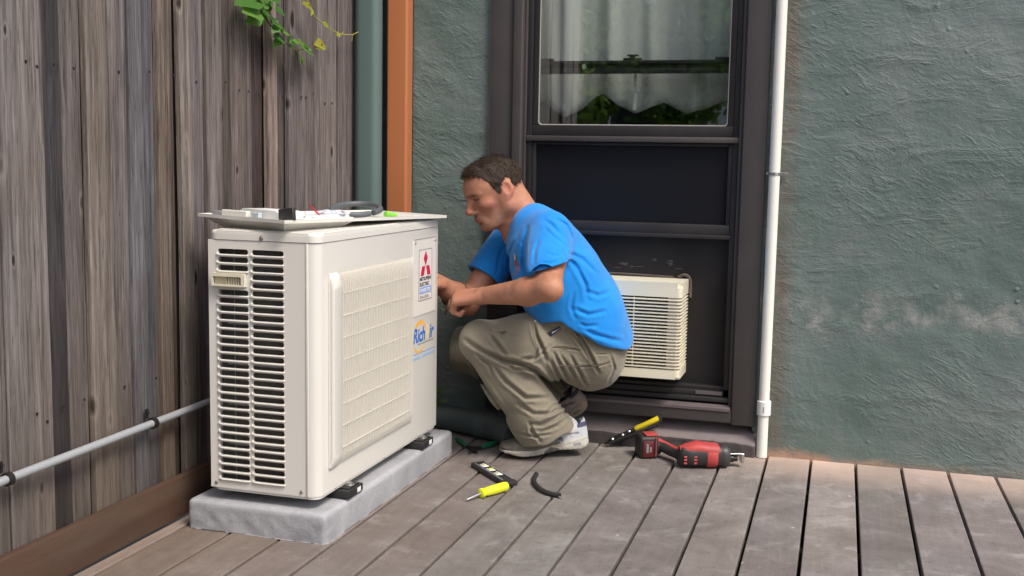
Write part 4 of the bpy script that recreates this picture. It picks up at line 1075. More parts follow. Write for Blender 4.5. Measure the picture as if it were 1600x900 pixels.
auto_smooth(obj('panel_sheet', bm, M['cream'], tr), 30)
tb = ringpts
bm = newbm(); dz = -0.0275
rings_to_mesh(bm, [ringpts(0.012, -0.0016, 0, Ly * 0.60), ringpts(0.05, dz, 0.005, Ly * 0.62)], True)
obj('panel_dish', bm, M['cream'], tr)

def on_tray(a, b, c=0.0015): return TP(a, b, c)
def tbox(name, a0, a1, b0, b1, h, mat, label, cat, tilt=0.0, bev=0.002, group=None, c0=0.0012):
    c = on_tray((a0 + a1) / 2, (b0 + b1) / 2, c0)
    Mx = Matrix.Translation(c) @ frame((0, 0, 0), ex, ey) if False else None
    fx = Vector(ex); fy = Vector(ey); fz = Vector(ez)
    Mm = Matrix(((fx.x, fy.x, fz.x, c.x), (fx.y, fy.y, fz.y, c.y), (fx.z, fy.z, fz.z, c.z), (0, 0, 0, 1))) @ Matrix.Rotation(tilt, 4, 'Z')
    wx = (a1 - a0) * Lx / 2; wy = (b1 - b0) * Ly / 2
    bm = newbm(); add_box(bm, (-wx, -wy, 0), (wx, wy, h), bev, 2, Mm)
    o = auto_smooth(obj(name, bm, mat, None, False, tuple(c))); tag(o, label, cat, group); return o, Mm
wc = thing('wire_cover', tuple(on_tray(0.45, 0.22)), 'white folded cover plate lying at the fence end of the upturned panel', 'cover plate')
fx, fy, fz = Vector(ex), Vector(ey), Vector(ez)
def tmat(a, b, c=0.0012, rot=0.0):
    q = on_tray(a, b, c); return Matrix(((fx.x, fy.x, fz.x, q.x), (fx.y, fy.y, fz.y, q.y), (fx.z, fy.z, fz.z, q.z), (0, 0, 0, 1))) @ Matrix.Rotation(rot, 4, 'Z')
bm = newbm(); add_prism(bm, [(-0.11, 0.002), (0.10, 0.002), (0.10, 0.004), (0.06, 0.024), (-0.07, 0.024), (-0.085, 0.020), (-0.11, 0.004)], tmat(0.47, 0.11, 0.0, 0.10) @ Matrix(((1, 0, 0, 0), (0, 0, 1, -0.03), (0, 1, 0, 0), (0, 0, 0, 1))), 0.09)
auto_smooth(obj('plate', bm, M['white_plastic'], wc), 30)
bm = newbm(); add_box(bm, (0.02, -0.052, 0.003), (0.115, -0.034, 0.018), 0.002, 1, tmat(0.45, 0.10)); auto_smooth(obj('flap', bm, M['cream'], wc), 30)
bm = newbm(); add_box(bm, (-0.02, -0.046, 0.004), (0.012, -0.032, 0.017), 0.002, 1, tmat(0.42, 0.10, 0, 0.2)); obj('window_insert', bm, M['paleblue'], wc)
tbox('grey_card', 0.80, 0.97, 0.06, 0.26, 0.012, M['greyplastic'], 'flat grey plastic strip at the far left end of the upturned panel', 'plastic strip', 0.1)
bm = newbm(); add_box(bm, (-0.036, -0.006, 0.0), (0.030, 0.006, 0.030), 0.002, 2, tmat(0.10, 0.055, 0.002, 0.25) @ Matrix.Rotation(0.12, 4, 'Y'))
bk = auto_smooth(obj('black_block', bm, M['toolblack'], None, False, tuple(on_tray(0.10, 0.055)))); tag(bk, 'small black plastic block standing near the front corner of the upturned panel', 'plastic block')
cl = thing('pipe_clip', tuple(on_tray(0.3, 0.3)), 'white plastic cover strip with two round knobs beside the black block', 'plastic strip')
bm = newbm(); add_box(bm, (-0.03, -0.09, 0), (0.03, 0.13, 0.008), 0.002, 1, tmat(0.12, 0.22)); add_box(bm, (-0.03, -0.06, 0.008), (0.01, 0.05, 0.014), 0.002, 1, tmat(0.14, 0.24)); auto_smooth(obj('strip', bm, M['white_plastic'], cl), 30)
for a, b in ((0.10, 0.16), (0.09, 0.37)):
    m = tmat(a, b, 0.008); bm = newbm(); add_lathe(bm, [(0, 0.0065), (0.009, 0.0055), (0.010, 0.0088), (0.014, 0.0088), (0.016, 0.006)], m.to_translation(), ez, 14); auto_smooth(obj('knob', bm, M['white_plastic'], cl), 40)
cb_ = thing('clear_bag', tuple(on_tray(0.3, 0.5)), 'crumpled clear plastic bag between the white strip and the grey hose', 'plastic bag')
bg_r = np.random.default_rng(8); bm = newbm(); bmesh.ops.create_icosphere(bm, subdivisions=4, radius=1)
mt = tmat(0.33, 0.40, 0.012)
for v in bm.verts:
    n_ = float(fbm(np.array([[v.co.x * 2.3, v.co.y * 2.3, v.co.z * 2.3 + 4]]), 3)[0]); q = v.co * (1 + 0.35 * n_)
    v.co = mt @ Vector((q.x * 0.03, q.y * 0.05, max(-0.010, q.z * 0.010)))
obj('bag', bm, M['clear'], cb_, True)
bm = newbm(); q0, q1 = Vector(P(484, 321, -1.02)), Vector(P(499, 336, -1.04)); add_tube(bm, [q0, q1], 0.0022, 8)
st = obj('red_stick', bm, M['print_red'], None, True, tuple(on_tray(0.42, 0.36))); tag(st, 'thin red and white stick leaning up out of the clutter on the panel', 'stick')
hc = thing('hose_coil', tuple(on_tray(0.35, 0.75)), 'grey rubber hose bent into a loop on the upturned panel', 'hose')
hp = []
c0 = on_tray(0.50, 0.66, 0.008)
for k in range(40):
    a = -2.9 + 6.1 * k / 39
    q = Vector((0.070 * math.cos(a), 0.088 * math.sin(a), 0.004 + 0.013 * (1 + math.sin(a + 0.5))))
    hp.append(tmat(0.40, 0.585, 0.005) @ q)
tube('hose', hp, 0.0078, M['hosegrey'], hc, 14)
gl = thing('green_clip', tuple(on_tray(0.2, 0.85)), 'bright lime green clip near the far right end of the upturned panel', 'clip')
bm = newbm(); m = tmat(0.12, 0.66, 0.0015); add_tube(bm, [m @ Vector(q) for q in ((0, -0.028, 0.010), (0, -0.015, 0.011), (0, 0.0, 0.0085), (0, 0.015, 0.008), (0, 0.026, 0.008))], [0.007, 0.0088, 0.0062, 0.0055, 0.007], 12); auto_smooth(obj('clip_body', bm, M['lime'], gl), 60)
# ------------------------------------------------------------------ the crouching man: body, clothes, shoes, hair as distance fields in the place
man = thing('person', (-0.84, -0.22, 0.0), 'crouching man in a bright blue t-shirt and khaki work trousers reaching behind the cream unit', 'person')
f32 = lambda a: np.asarray(a, np.float32)
def unit(a): a = np.asarray(a, float); return a / np.linalg.norm(a)

# head frame: forward, left (camera side), up
hy, hp_, hr = R(41), R(23), R(3)
hf = np.array([-math.cos(hy) * math.cos(hp_), -math.sin(hy) * math.cos(hp_), -math.sin(hp_)])
hl = unit(np.cross([0, 0, 1], hf)); hu = np.cross(hf, hl)
hl, hu = hl * math.cos(hr) + hu * math.sin(hr), hu * math.cos(hr) - hl * math.sin(hr)
HS = 0.96
EAR = P(791.5, 297, -0.315)
HC = EAR - hl * 0.074
HM = f32(np.stack([hf, hl, hu], 1))              # columns: a, b, c
HSC = f32((0.96, 0.96, 0.855))
def hloc(p): return ((p - f32(HC)) @ HM) / HSC
def hworld(a, b, c): return HC + hf * a * HS + hl * b * HS + hu * c * 0.855

def skull(q):          # cranium and face without the small features
    d = ellipsoid(q, (-0.002, 0, 0.040), (0.089, 0.0750, 0.076))
    d = smin(d, ellipsoid(q, (0.044, 0, 0.036), (0.056, 0.063, 0.062)), 0.035)       # forehead
    d = smin(d, ellipsoid(q, (0.043, 0, -0.026), (0.054, 0.057, 0.076)), 0.03)      # face
    d = smin(d, capsule(q, (0.002, 0.054, -0.058), (0.060, 0.024, -0.098), 0.019, 0.018), 0.025)
    d = smin(d, capsule(q, (0.002, -0.054, -0.058), (0.060, -0.024, -0.098), 0.019, 0.018), 0.025)
    d = smin(d, capsule(q, (0.010, 0.056, -0.01), (0.002, 0.054, -0.058), 0.018, 0.019), 0.03)
    d = smin(d, capsule(q, (0.010, -0.056, -0.01), (0.002, -0.054, -0.058), 0.018, 0.019), 0.03)
    d = smin(d, ellipsoid(q, (0.073, 0, -0.099), (0.019, 0.023, 0.017)), 0.022)     # chin
    d = smin(d, ellipsoid(q, (0.045, 0, -0.098), (0.045, 0.035, 0.016)), 0.03)      # under the chin
    return d
def headf(p):
    q = hloc(p)
    d = skull(q)
    for s in (1, -1):
        d = smin(d, capsule(q, (0.093, s * 0.010, 0.0255), (0.078, s * 0.046, 0.0245), 0.0095, 0.0075), 0.014)     # brow
        d = smin(d, ellipsoid(q, (0.066, s * 0.044, -0.020), (0.021, 0.018, 0.016)), 0.022)                        # cheekbone
        d = smax(d, -ellipsoid(q, (0.101, s * 0.031, 0.007), (0.020, 0.0175, 0.0105)), 0.008)                      # socket
        d = smin(d, ellipsoid(q, (0.0805, s * 0.031, 0.006), (0.0125, 0.0150, 0.0120)), 0.004)                     # closed lids over the eyeball
        d = smin(d, capsule(q, (0.0885, s * 0.019, 0.0135), (0.0800, s * 0.045, 0.0110), 0.0036), 0.004)           # upper lid
        d = smin(d, capsule(q, (0.0895, s * 0.018, -0.0035), (0.0810, s * 0.044, -0.0030), 0.0032), 0.006)         # lower lid
        d = smin(d, ellipsoid(q, (0.1005, s * 0.0135, -0.0375), (0.0115, 0.0085, 0.0085)), 0.006)                  # nostril wing
        d = smax(d, -ellipsoid(q, (0.1065, s * 0.0075, -0.0470), (0.0055, 0.0038, 0.0042)), 0.003)                 # nostril
        d = smax(d, -capsule(q, (0.0985, s * 0.0265, -0.040), (0.083, s * 0.037, -0.070), 0.0028), 0.008)          # smile fold
        # ear
        e = ellipsoid(q, (-0.006, s * 0.0765, 0.004), (0.0205, 0.0085, 0.0325))
        e = smax(e, -ellipsoid(q, (0.000, s * 0.0850, 0.008), (0.0125, 0.0080, 0.0215)), 0.005)
        e = smin(e, ellipsoid(q, (0.004, s * 0.0740, -0.025), (0.0095, 0.0065, 0.0105)), 0.006)
        e = smin(e, ellipsoid(q, (0.0125, s * 0.0745, -0.002), (0.0055, 0.0050, 0.0085)), 0.004)                   # tragus
        d = smin(d, e, 0.007)
    d = smin(d, capsule(q, (0.0945, 0, 0.018), (0.1155, 0, -0.024), 0.0072, 0.0100), 0.013)       # bridge
    d = smin(d, ellipsoid(q, (0.1155, 0, -0.0320), (0.0125, 0.0125, 0.0110)), 0.008)              # tip
    d = smin(d, ellipsoid(q, (0.0860, 0, -0.068), (0.0200, 0.028, 0.0200)), 0.015)                # mouth mound
    d = smin(d, capsule(q, (0.1035, 0.004, -0.0620), (0.0935, 0.0210, -0.0665), 0.0042, 0.0028), 0.006)
    d = smin(d, capsule(q, (0.1035, -0.004, -0.0620), (0.0935, -0.0210, -0.0665), 0.0042, 0.0028), 0.006)
    d = smin(d, capsule(q, (0.1010, 0.006, -0.0735), (0.0925, 0.0190, -0.0705), 0.0050, 0.0030), 0.006)
    d = smin(d, capsule(q, (0.1010, -0.006, -0.0735), (0.0925, -0.0190, -0.0705), 0.0050, 0.0030), 0.006)
    d = smax(d, -capsule(q, (0.1075, 0, -0.0680), (0.0965, 0.0190, -0.0690), 0.0016), 0.004)
    d = smax(d, -capsule(q, (0.1075, 0, -0.0680), (0.0965, -0.0190, -0.0690), 0.0016), 0.004)
    d = smax(d, -ellipsoid(q, (0.1000, 0, -0.0845), (0.0060, 0.018, 0.0045)), 0.008)              # dent above the chin
    return d * 0.92

# joints
NB_ = P(823, 352, -0.225)                         # base of the neck
SHN, SHF = P(856, 364, -0.345), P(797, 374, -0.085)
ELN, WRN = P(860, 452, -0.560), P(756, 462, -0.425)
ELF, WRF = P(731, 473, -0.200), P(689, 446, -0.300)
KN, AN, HN = P(752, 533, -0.375), P(860, 676, -0.255), P(914, 552, -0.225)
KF, AF, HF = P(722, 545, -0.105), P(892, 628, -0.075), P(918, 550, -0.050)

CUT = P(851, 680, -0.268)
toe_n = np.array([-0.982, -0.312, 0.0]); heel_n = toe_n + unit(np.array([0.262, 0.125, 0.030])) * 0.285
ANK = heel_n * 0.76 + toe_n * 0.24 + np.array([0, 0, 0.065])
def hand(wr, d, l, u, curl=1.0):
    """wrist, direction of the knuckles, thumb side, back of the hand -> list of (a, b, ra, rb, k)"""
    d, l, u = unit(d), unit(l), unit(u); o = np.array(wr)
    W_ = lambda x, y, z: o + d * x + l * y + u * z
    S_ = []
    for y, r in ((-0.030, 0.0125), (-0.010, 0.0140), (0.010, 0.0145), (0.028, 0.0135)):
        S_.append((W_(-0.005, y * 0.55, 0.001), W_(0.084 - abs(y) * 0.15, y, 0.004), 0.0165, r, 0.012))
    fl = [(-0.0315, 0.80, 0.0078), (-0.0105, 0.95, 0.0088), (0.0110, 1.0, 0.0092), (0.0310, 0.94, 0.0090)]
    ang = [(58, 150, 215), (50, 142, 205), (44, 134, 198), (36, 122, 186)]
    for (y, s, r), (a1, a2, a3) in zip(fl, ang):
        k = W_(0.086 - abs(y) * 0.15, y, 0.003)
        p0 = k
        for (a, L_, ra, rb) in ((a1, 0.044, r * 1.12, r), (a2, 0.028, r, r * 0.94), (a3, 0.021, r * 0.94, r * 0.82)):
            a = R(a * curl); p1 = p0 + (d * math.cos(a) - u * math.sin(a)) * L_ * s
            S_.append((p0, p1, ra, rb, 0.004)); p0 = p1
    t0, t1, t2, t3 = W_(0.014, 0.026, -0.010), W_(0.048, 0.046, -0.026), W_(0.078, 0.034, -0.042), W_(0.094, 0.014, -0.052)
    S_ += [(t0, t1, 0.0175, 0.0125, 0.010), (t1, t2, 0.0118, 0.0105, 0.004), (t2, t3, 0.0105, 0.0085, 0.004)]
    return S_
dn = unit(P(716, 467, -0.405) - WRN)
hand_n = hand(WRN + dn * 0.012, dn, np.array([-0.10, 0.90, 0.35]), np.cross(np.array([-0.10, 0.90, 0.35]), dn) * -1 if np.cross(np.array([-0.1, .9, .35]), dn)[2] < 0 else np.cross(np.array([-0.10, 0.90, 0.35]), dn))
df = unit(WRF - ELF)
lf = unit(np.array([0.2, -0.8, 0.4])); lf = lf - df * (lf @ df); uf = np.cross(df, lf); uf = uf if uf[2] > 0 else -uf
hand_f = hand(WRF + df * 0.01, df, lf, uf, 0.75)

SP = [(P(832, 352, -0.225), 0.062, 0.115, 20), (P(848, 384, -0.220), 0.102, 0.168, 20), (P(870, 428, -0.205), 0.124, 0.178, 16), (P(905, 488, -0.175), 0.128, 0.172, 8), (P(924, 538, -0.150), 0.112, 0.165, 0), (P(930, 560, -0.140), 0.090, 0.145, 0)]
def spine(p, grow=0.0, k=0.02, n0=0, n1=None):
    d = None
    S_ = SP[n0:n1]
    for (c0, t0, w0, a0), (c1, t1, w1, a1) in zip(S_, S_[1:]):
        ba = f32(c1 - c0); t = np.clip(((p - f32(c0)) @ ba) / float(ba @ ba), 0, 1)[:, None]
        q = p - f32(c0) - t * ba
        tan = f32(unit(ba)); am = R((a0 + a1) / 2)
        l = np.array([-math.sin(am), math.cos(am), 0]); l = f32(unit(l - tan * float(l @ tan))); n = np.cross(tan, l)
        rT = (t0 + (t1 - t0) * t[:, 0]) + grow; rW = (w0 + (w1 - w0) * t[:, 0]) + grow
        u = np.abs(q @ l) / rW; v = np.abs(q @ n) / rT; w = np.abs(q @ tan) / rT
        k0 = (u ** 2.4 + v ** 2.4 + w ** 2.4) ** (1 / 2.4)
        g = np.sqrt((u / rW) ** 2 + (v / rT) ** 2 + (w / rT) ** 2) / np.maximum(np.sqrt(u * u + v * v + w * w), 1e-5)
        e = (k0 - 1) / np.maximum(g, 1e-3)
        d = e if d is None else smin(d, e, k)
    return d

def near_leg(p, g=0.0):
    mid = HN * 0.42 + KN * 0.58
    d = capsule(p, HN, mid, 0.090 + g, 0.092 + g)
    d = smin(d, capsule(p, mid, KN, 0.092 + g, 0.063 + g), 0.03)
    ms = KN * 0.55 + AN * 0.45
    e = smin(capsule(p, KN, ms, 0.062 + g, 0.078 + g), capsule(p, ms, AN, 0.078 + g, 0.072 + g), 0.03)
    return d, e
def far_leg(p, g=0.0):
    d = capsule(p, HF, KF, 0.095 + g, 0.062 + g)
    return d, capsule(p, KF, AF, 0.060 + g, 0.052 + g)

def bodyf(p):
    d = headf(p)
    nk0 = hworld(-0.030, 0, -0.020); nk1 = NB_ + np.array([0.01, 0, -0.02])
    n = capsule(p, nk0, nk1, 0.054, 0.064)
    n = smin(n, capsule(p, hworld(0.010, 0, -0.075), NB_ + np.array([-0.03, -0.01, -0.03]), 0.030, 0.042), 0.03)
    d = smin(d, n, 0.022)
    d = smin(d, spine(p, -0.026), 0.03)
    # arms
    ma = SHN * 0.5 + ELN * 0.5
    a = smin(capsule(p, SHN, ma, 0.050, 0.047), capsule(p, ma, ELN, 0.046, 0.033), 0.02)
    mf = ELN * 0.68 + WRN * 0.32
    a = smin(a, smin(capsule(p, ELN, mf, 0.032, 0.039), capsule(p, mf, WRN, 0.040, 0.0250), 0.02), 0.02)
    b = smin(capsule(p, SHF, ELF, 0.050, 0.040), capsule(p, ELF, ELF * 0.6 + WRF * 0.4, 0.037, 0.039), 0.02)
    b = smin(b, capsule(p, ELF * 0.6 + WRF * 0.4, WRF + df * 0.03, 0.039, 0.026), 0.02)
    for arm, hs in ((0, hand_n), (1, hand_f)):
        h = None
        for s0, s1, ra, rb, k in hs[:4]:
            e = capsule(p, s0, s1, ra, rb); h = e if h is None else smin(h, e, k)
        for s0, s1, ra, rb, k in hs[4:]:
            h = smin(h, capsule(p, s0, s1, ra, rb), k)
        if arm == 0: a = smin(a, h, 0.012)
        else: b = smin(b, h, 0.012)
    d = smin(d, a, 0.03); d = np.minimum(smin(d, b, 0.006), np.minimum(d, b))
    t, s = near_leg(p, -0.030); d = smin(d, smin(t, smax(s, (p - f32(CUT)) @ f32(unit(AN - KN)) + 0.05, 0.02), 0.02), 0.02)
    d = smin(d, capsule(p, KN * 0.4 + AN * 0.6, ANK, 0.040, 0.034), 0.02)
    t, s = far_leg(p, -0.032); d = smin(d, smin(t, s, 0.02), 0.02)
    return d

def lerpc(c, t, w): return c * (1 - w[:, None]) + f32(t) * w[:, None]
def ss(x, a, b):
    t = np.clip((x - a) / (b - a), 0, 1); return t * t * (3 - 2 * t)
def add_col(me, col):
    a = me.color_attributes.new('Col', 'FLOAT_COLOR', 'POINT')
    a.data.foreach_set('color', np.concatenate([col, np.ones((len(col), 1))], 1).astype(np.float32).ravel())

v, f = sdf_mesh(bodyf, (-1.36, -0.63, 0.0), (-0.52, 0.06, 1.03), 0.003)
me = mesh('body', v, f)
q = hloc(v.astype(np.float32)); A, B, C = q[:, 0], np.abs(q[:, 1]), q[:, 2]
n1 = fbm(v * 38, 3); n2 = fbm(v * 140, 2)
col = np.tile(f32((0.42, 0.190, 0.115)), (len(v), 1))
col = lerpc(col, (0.51, 0.255, 0.165), ss(n1, 0.1, 0.9) * 0.5); col = lerpc(col, (0.33, 0.135, 0.082), ss(n1, -0.1, -0.9) * 0.5)
hd_ = (q ** 2).sum(1) < 0.165 ** 2
def blob(a, b, c, ra, rb, rc_): return np.exp(-(((A - a) / ra) ** 2 + ((B - b) / rb) ** 2 + ((C - c) / rc_) ** 2)) * hd_
col = lerpc(col, (0.50, 0.17, 0.115), np.clip(blob(0.118, 0, -0.03, 0.02, 0.016, 0.016) * 0.8 + blob(0.07, 0.05, -0.02, 0.03, 0.025, 0.022) * 0.55 + blob(-0.006, 0.08, 0.0, 0.03, 0.012, 0.04) * 0.55, 0, 0.8))
stub = np.clip(blob(0.06, 0.03, -0.092, 0.05, 0.045, 0.026) + 0.8 * blob(0.095, 0.0, -0.056, 0.02, 0.024, 0.010) + 0.7 * blob(0.02, 0.055, -0.06, 0.035, 0.02, 0.028), 0, 1) * (0.75 + 0.25 * n2)
col = lerpc(col, (0.225, 0.135, 0.098), np.clip(stub * 1.2, 0, 1) * 0.78)
lips = np.clip(blob(0.101, 0.0, -0.0730, 0.012, 0.017, 0.0050) + blob(0.103, 0.0, -0.0625, 0.010, 0.017, 0.0035), 0, 1)
col = lerpc(col, (0.40, 0.125, 0.105), lips * 0.85)
bc = 0.0235 + 0.10 * np.clip(B - 0.012, 0, 0.02) - 0.28 * np.clip(B - 0.032, 0, 1)          # eyebrow line
brow = np.exp(-((C - bc) / 0.0050) ** 2) * ss(B, 0.006, 0.012) * ss(B, 0.052, 0.044) * (A > 0.055) * hd_
col = lerpc(col, (0.060, 0.036, 0.024), np.clip(brow * (0.85 + 0.4 * n2), 0, 0.9))
lc = 0.0065 - 0.10 * np.abs(B - 0.031)
lash_shade = np.exp(-((C - lc) / 0.0036) ** 2) * ss(B, 0.015, 0.019) * ss(B, 0.049, 0.044) * (A > 0.06) * hd_
col = lerpc(col, (0.030, 0.018, 0.014), np.clip(lash_shade, 0, 0.92))  # lash line thickened to paint in the eye socket's shade
bag = np.exp(-((C + 0.006) / 0.006) ** 2) * np.exp(-((B - 0.031) / 0.014) ** 2) * (A > 0.06) * hd_
col = lerpc(col, (0.33, 0.145, 0.105), bag * 0.7)  # eye bag strengthened to paint in the socket's shade
nost = blob(0.1065, 0.0075, -0.046, 0.006, 0.0045, 0.0045); col = lerpc(col, (0.06, 0.02, 0.015), np.clip(nost, 0, 1) * 0.8)
neck_ = ss(C, -0.05, -0.11) * (A < 0.03); col = lerpc(col, (0.42, 0.165, 0.105), np.where(hd_, neck_ * 0.5, 0))
# knuckles, finger tips and dusty forearms
hc_ = np.linalg.norm(v - (WRN + dn * 0.07), axis=1); col = lerpc(col, (0.40, 0.17, 0.115), ss(hc_, 0.075, 0.02) * 0.45)
add_col(me, np.clip(col, 0, 1))
M['skin'] = m_vcol('weathered_skin', 0.52, 0.38, 0.7, 420, 0.06)
put('body', me, M['skin'], man, True)

# hair: thick cap with clumps, and short strands
HLA = [-0.14, -0.075, -0.052, -0.034, -0.026, -0.012, 0.012, 0.018, 0.030, 0.036, 0.046, 0.058, 0.066, 0.085, 0.14]
HLC = [-0.058, -0.060, -0.056, -0.020, 0.030, 0.040, 0.028, 0.000, -0.004, 0.018, 0.050, 0.074, 0.084, 0.089, 0.089]
def hairline(a): return np.interp(a, HLA, HLC)
def hairf(p):
    q = hloc(p); qs = q * f32((1, 1, 1))
    n = fbm(q * f32((42, 42, 30)) + 3, 3)
    top = ss(q[:, 2], 0.06, 0.13); frt = ss(q[:, 0], 0.02, 0.09)
    th = 0.0035 + 0.0055 * top + 0.005 * frt * top + 0.0035 * n
    d = np.minimum(skull(q), 1) - th
    g = hairline(q[:, 0]) + 0.008 * fbm(q * 75, 2) - q[:, 2]
    return smax(d, g, 0.007)
lo = HC - 0.17; hi = HC + 0.17
hv, hfc = sdf_mesh(hairf, lo, hi, 0.003)
hq = hloc(hv.astype(np.float32))
nn = fbm(hq * f32((60, 60, 20)), 3)
hcol = np.tile(f32((0.026, 0.0165, 0.011)), (len(hv), 1)); hcol = lerpc(hcol, (0.050, 0.033, 0.022), ss(nn, -0.2, 0.9)); hcol = lerpc(hcol, (0.13, 0.10, 0.08), ss(hq[:, 2], 0.05, -0.02) * 0.35)
hme = mesh('hair', hv, hfc); add_col(hme, hcol)
M['hair'] = m_vcol('brown_hair', 0.6, 0.2, 0.6, 500, 0.0)
hair = put('hair', hme, M['hair'], man, True)
hn = np.zeros((len(hv), 3)); bmn = hme.vertices
bn = np.empty(len(hv) * 3); hme.vertices.foreach_get('normal', bn) if False else None
hn = np.array([w.normal[:] for w in hme.vertices])
hr_ = np.random.default_rng(4)
pick = hr_.choice(len(hv), 5200)
V, F, SC = [], [], []
for i in pick:
    p = hv[i]; a, b, c = hq[i]
    if c < hairline(a) + 0.001: continue
    nrm = hn[i]
    # lie of the hair in head coordinates: forward and up on top, down and back at the sides
    t = np.clip((c - 0.055) / 0.06, 0, 1)
    dl_ = t * np.array([0.75, 0.15 * np.sign(b), 0.35]) + (1 - t) * np.array([-0.35, 0, -0.95]) + hr_.normal(0, 0.28, 3)
    dw = hf * dl_[0] + hl * dl_[1] + hu * dl_[2]
    dw = unit(dw - nrm * (dw @ nrm)); L_ = hr_.uniform(0.010, 0.024) * (0.65 + 0.5 * t)
    sd_ = unit(np.cross(nrm, dw)) * hr_.uniform(0.0005, 0.0011)
    lift = hr_.uniform(0.15, 0.55)
    k0 = len(V)
    p0 = p - nrm * 0.003; p1 = p0 + dw * L_ * 0.5 + nrm * (0.003 + L_ * lift * 0.4); p2 = p0 + dw * L_ + nrm * (0.003 + L_ * lift * 0.45)
    V += [p0 - sd_, p0 + sd_, p1 - sd_ * 0.8, p1 + sd_ * 0.8, p2]
    F += [(k0, k0 + 1, k0 + 3, k0 + 2), (k0 + 2, k0 + 3, k0 + 4)]
    cc = hr_.uniform(0.7, 1.5); SC += [np.array([0.040, 0.026, 0.017]) * cc] * 5
sme = mesh('hair_strand', V, F); add_col(sme, f32(SC))
so = put('hair_strand', sme, M['hair'], hair); tag(so, kind='stuff')

# ------------------------------------------------------------------ folds: creases drawn over the cloth, given depth as real relief
def fold_field(p, folds):
    px, py = topx(p.astype(np.float64)); out = np.zeros(len(p))
    for amp, w, pts in folds:
        x0 = min(q[0] for q in pts) - 4 * w; x1 = max(q[0] for q in pts) + 4 * w; y0 = min(q[1] for q in pts) - 4 * w; y1 = max(q[1] for q in pts) + 4 * w
        m = (px > x0) & (px < x1) & (py > y0) & (py < y1)
        if not m.any(): continue
        X_, Y_ = px[m], py[m]; best = np.full(m.sum(), 1e9); tt = np.zeros(m.sum()); n = len(pts) - 1
        for i in range(n):
            a = np.array(pts[i], float); b = np.array(pts[i + 1], float); ab = b - a
            t = np.clip(((X_ - a[0]) * ab[0] + (Y_ - a[1]) * ab[1]) / (ab @ ab), 0, 1)
            s = np.hypot(X_ - a[0] - t * ab[0], Y_ - a[1] - t * ab[1])
            c = s < best; best = np.where(c, s, best); tt = np.where(c, (i + t) / n, tt)
        tap = np.clip(4 * tt * (1 - tt), 0, 1) ** 0.6
        out[m] += amp * tap * (np.exp(-(best / w) ** 2) - 0.55 * np.exp(-((best - 2.0 * w) / (1.1 * w)) ** 2))
    return out
def Zf(u, w_): return (660 + u / 3.215, 460 + w_ / 3.215)
TF0 = [(0.013, 3.4, [Zf(205, 222), Zf(300, 285), Zf(400, 330), Zf(500, 352), Zf(570, 385), Zf(640, 460), Zf(705, 540)]),
      (0.008, 2.8, [Zf(325, 175), Zf(365, 235), Zf(420, 310)]), (0.006, 2.6, [Zf(350, 200), Zf(390, 205), Zf(420, 180)]),
      (0.010, 3.0, [Zf(552, 130), Zf(572, 210), Zf(600, 270), Zf(625, 340)]), (0.007, 2.6, [Zf(590, 260), Zf(560, 320), Zf(480, 330)]),
      (0.006, 2.4, [Zf(380, 335), Zf(460, 372), Zf(560, 385)]), (0.007, 2.6, [Zf(260, 290), Zf(330, 350), Zf(360, 420)]),
      (0.008, 3.0, [Zf(330, 330), Zf(420, 440), Zf(520, 520), Zf(640, 520)]), (0.007, 2.8, [Zf(470, 545), Zf(560, 600), Zf(640, 600), Zf(720, 555)]),
      (0.009, 2.8, [Zf(530, 650), Zf(600, 655), Zf(680, 615), Zf(745, 570)]), (0.006, 2.4, [Zf(600, 690), Zf(680, 660), Zf(740, 610)]),
      (0.006, 2.4, [Zf(540, 640), Zf(548, 690), Zf(600, 745)]), (0.006, 2.6, [Zf(230, 330), Zf(330, 480), Zf(440, 640)]),
      (0.006, 2.2, [Zf(655, 285), Zf(690, 350), Zf(735, 440)]), (0.005, 2.0, [Zf(690, 300), Zf(745, 380), Zf(790, 455)]), (0.006, 2.2, [Zf(740, 300), Zf(790, 390), Zf(830, 470)]),
      (0.006, 2.2, [Zf(640, 330), Zf(690, 420), Zf(735, 470)]), (0.008, 2.4, [Zf(750, 165), Zf(800, 225), Zf(850, 320), Zf(890, 400)]), (0.006, 2.0, [Zf(735, 175), Zf(780, 230), Zf(840, 330)]),
      (0.0035, 1.4, [Zf(640, 262), Zf(740, 272), Zf(800, 285)]), (0.0035, 1.3, [Zf(860, 300), Zf(940, 300)]), (0.0035, 1.4, [Zf(690, 358), Zf(800, 362), Zf(890, 358), Zf(950, 340)]),
      (0.004, 1.8, [Zf(940, 290), Zf(965, 370), Zf(930, 450)]), (0.005, 2.0, [Zf(560, 330), Zf(600, 300), Zf(650, 250)]), (0.004, 2.0, [Zf(640, 470), Zf(690, 500), Zf(760, 480)]),
      (0.005, 2.2, [Zf(610, 610), Zf(660, 560), Zf(700, 540)]), (0.005, 2.0, [Zf(480, 700), Zf(560, 715), Zf(650, 700)]), (0.005, 2.4, [Zf(300, 160), Zf(360, 190), Zf(450, 200)])]
TF = [(a * 1.25, w * 0.98, c) for a, w, c in TF0]
cuf = unit(AN - KN)
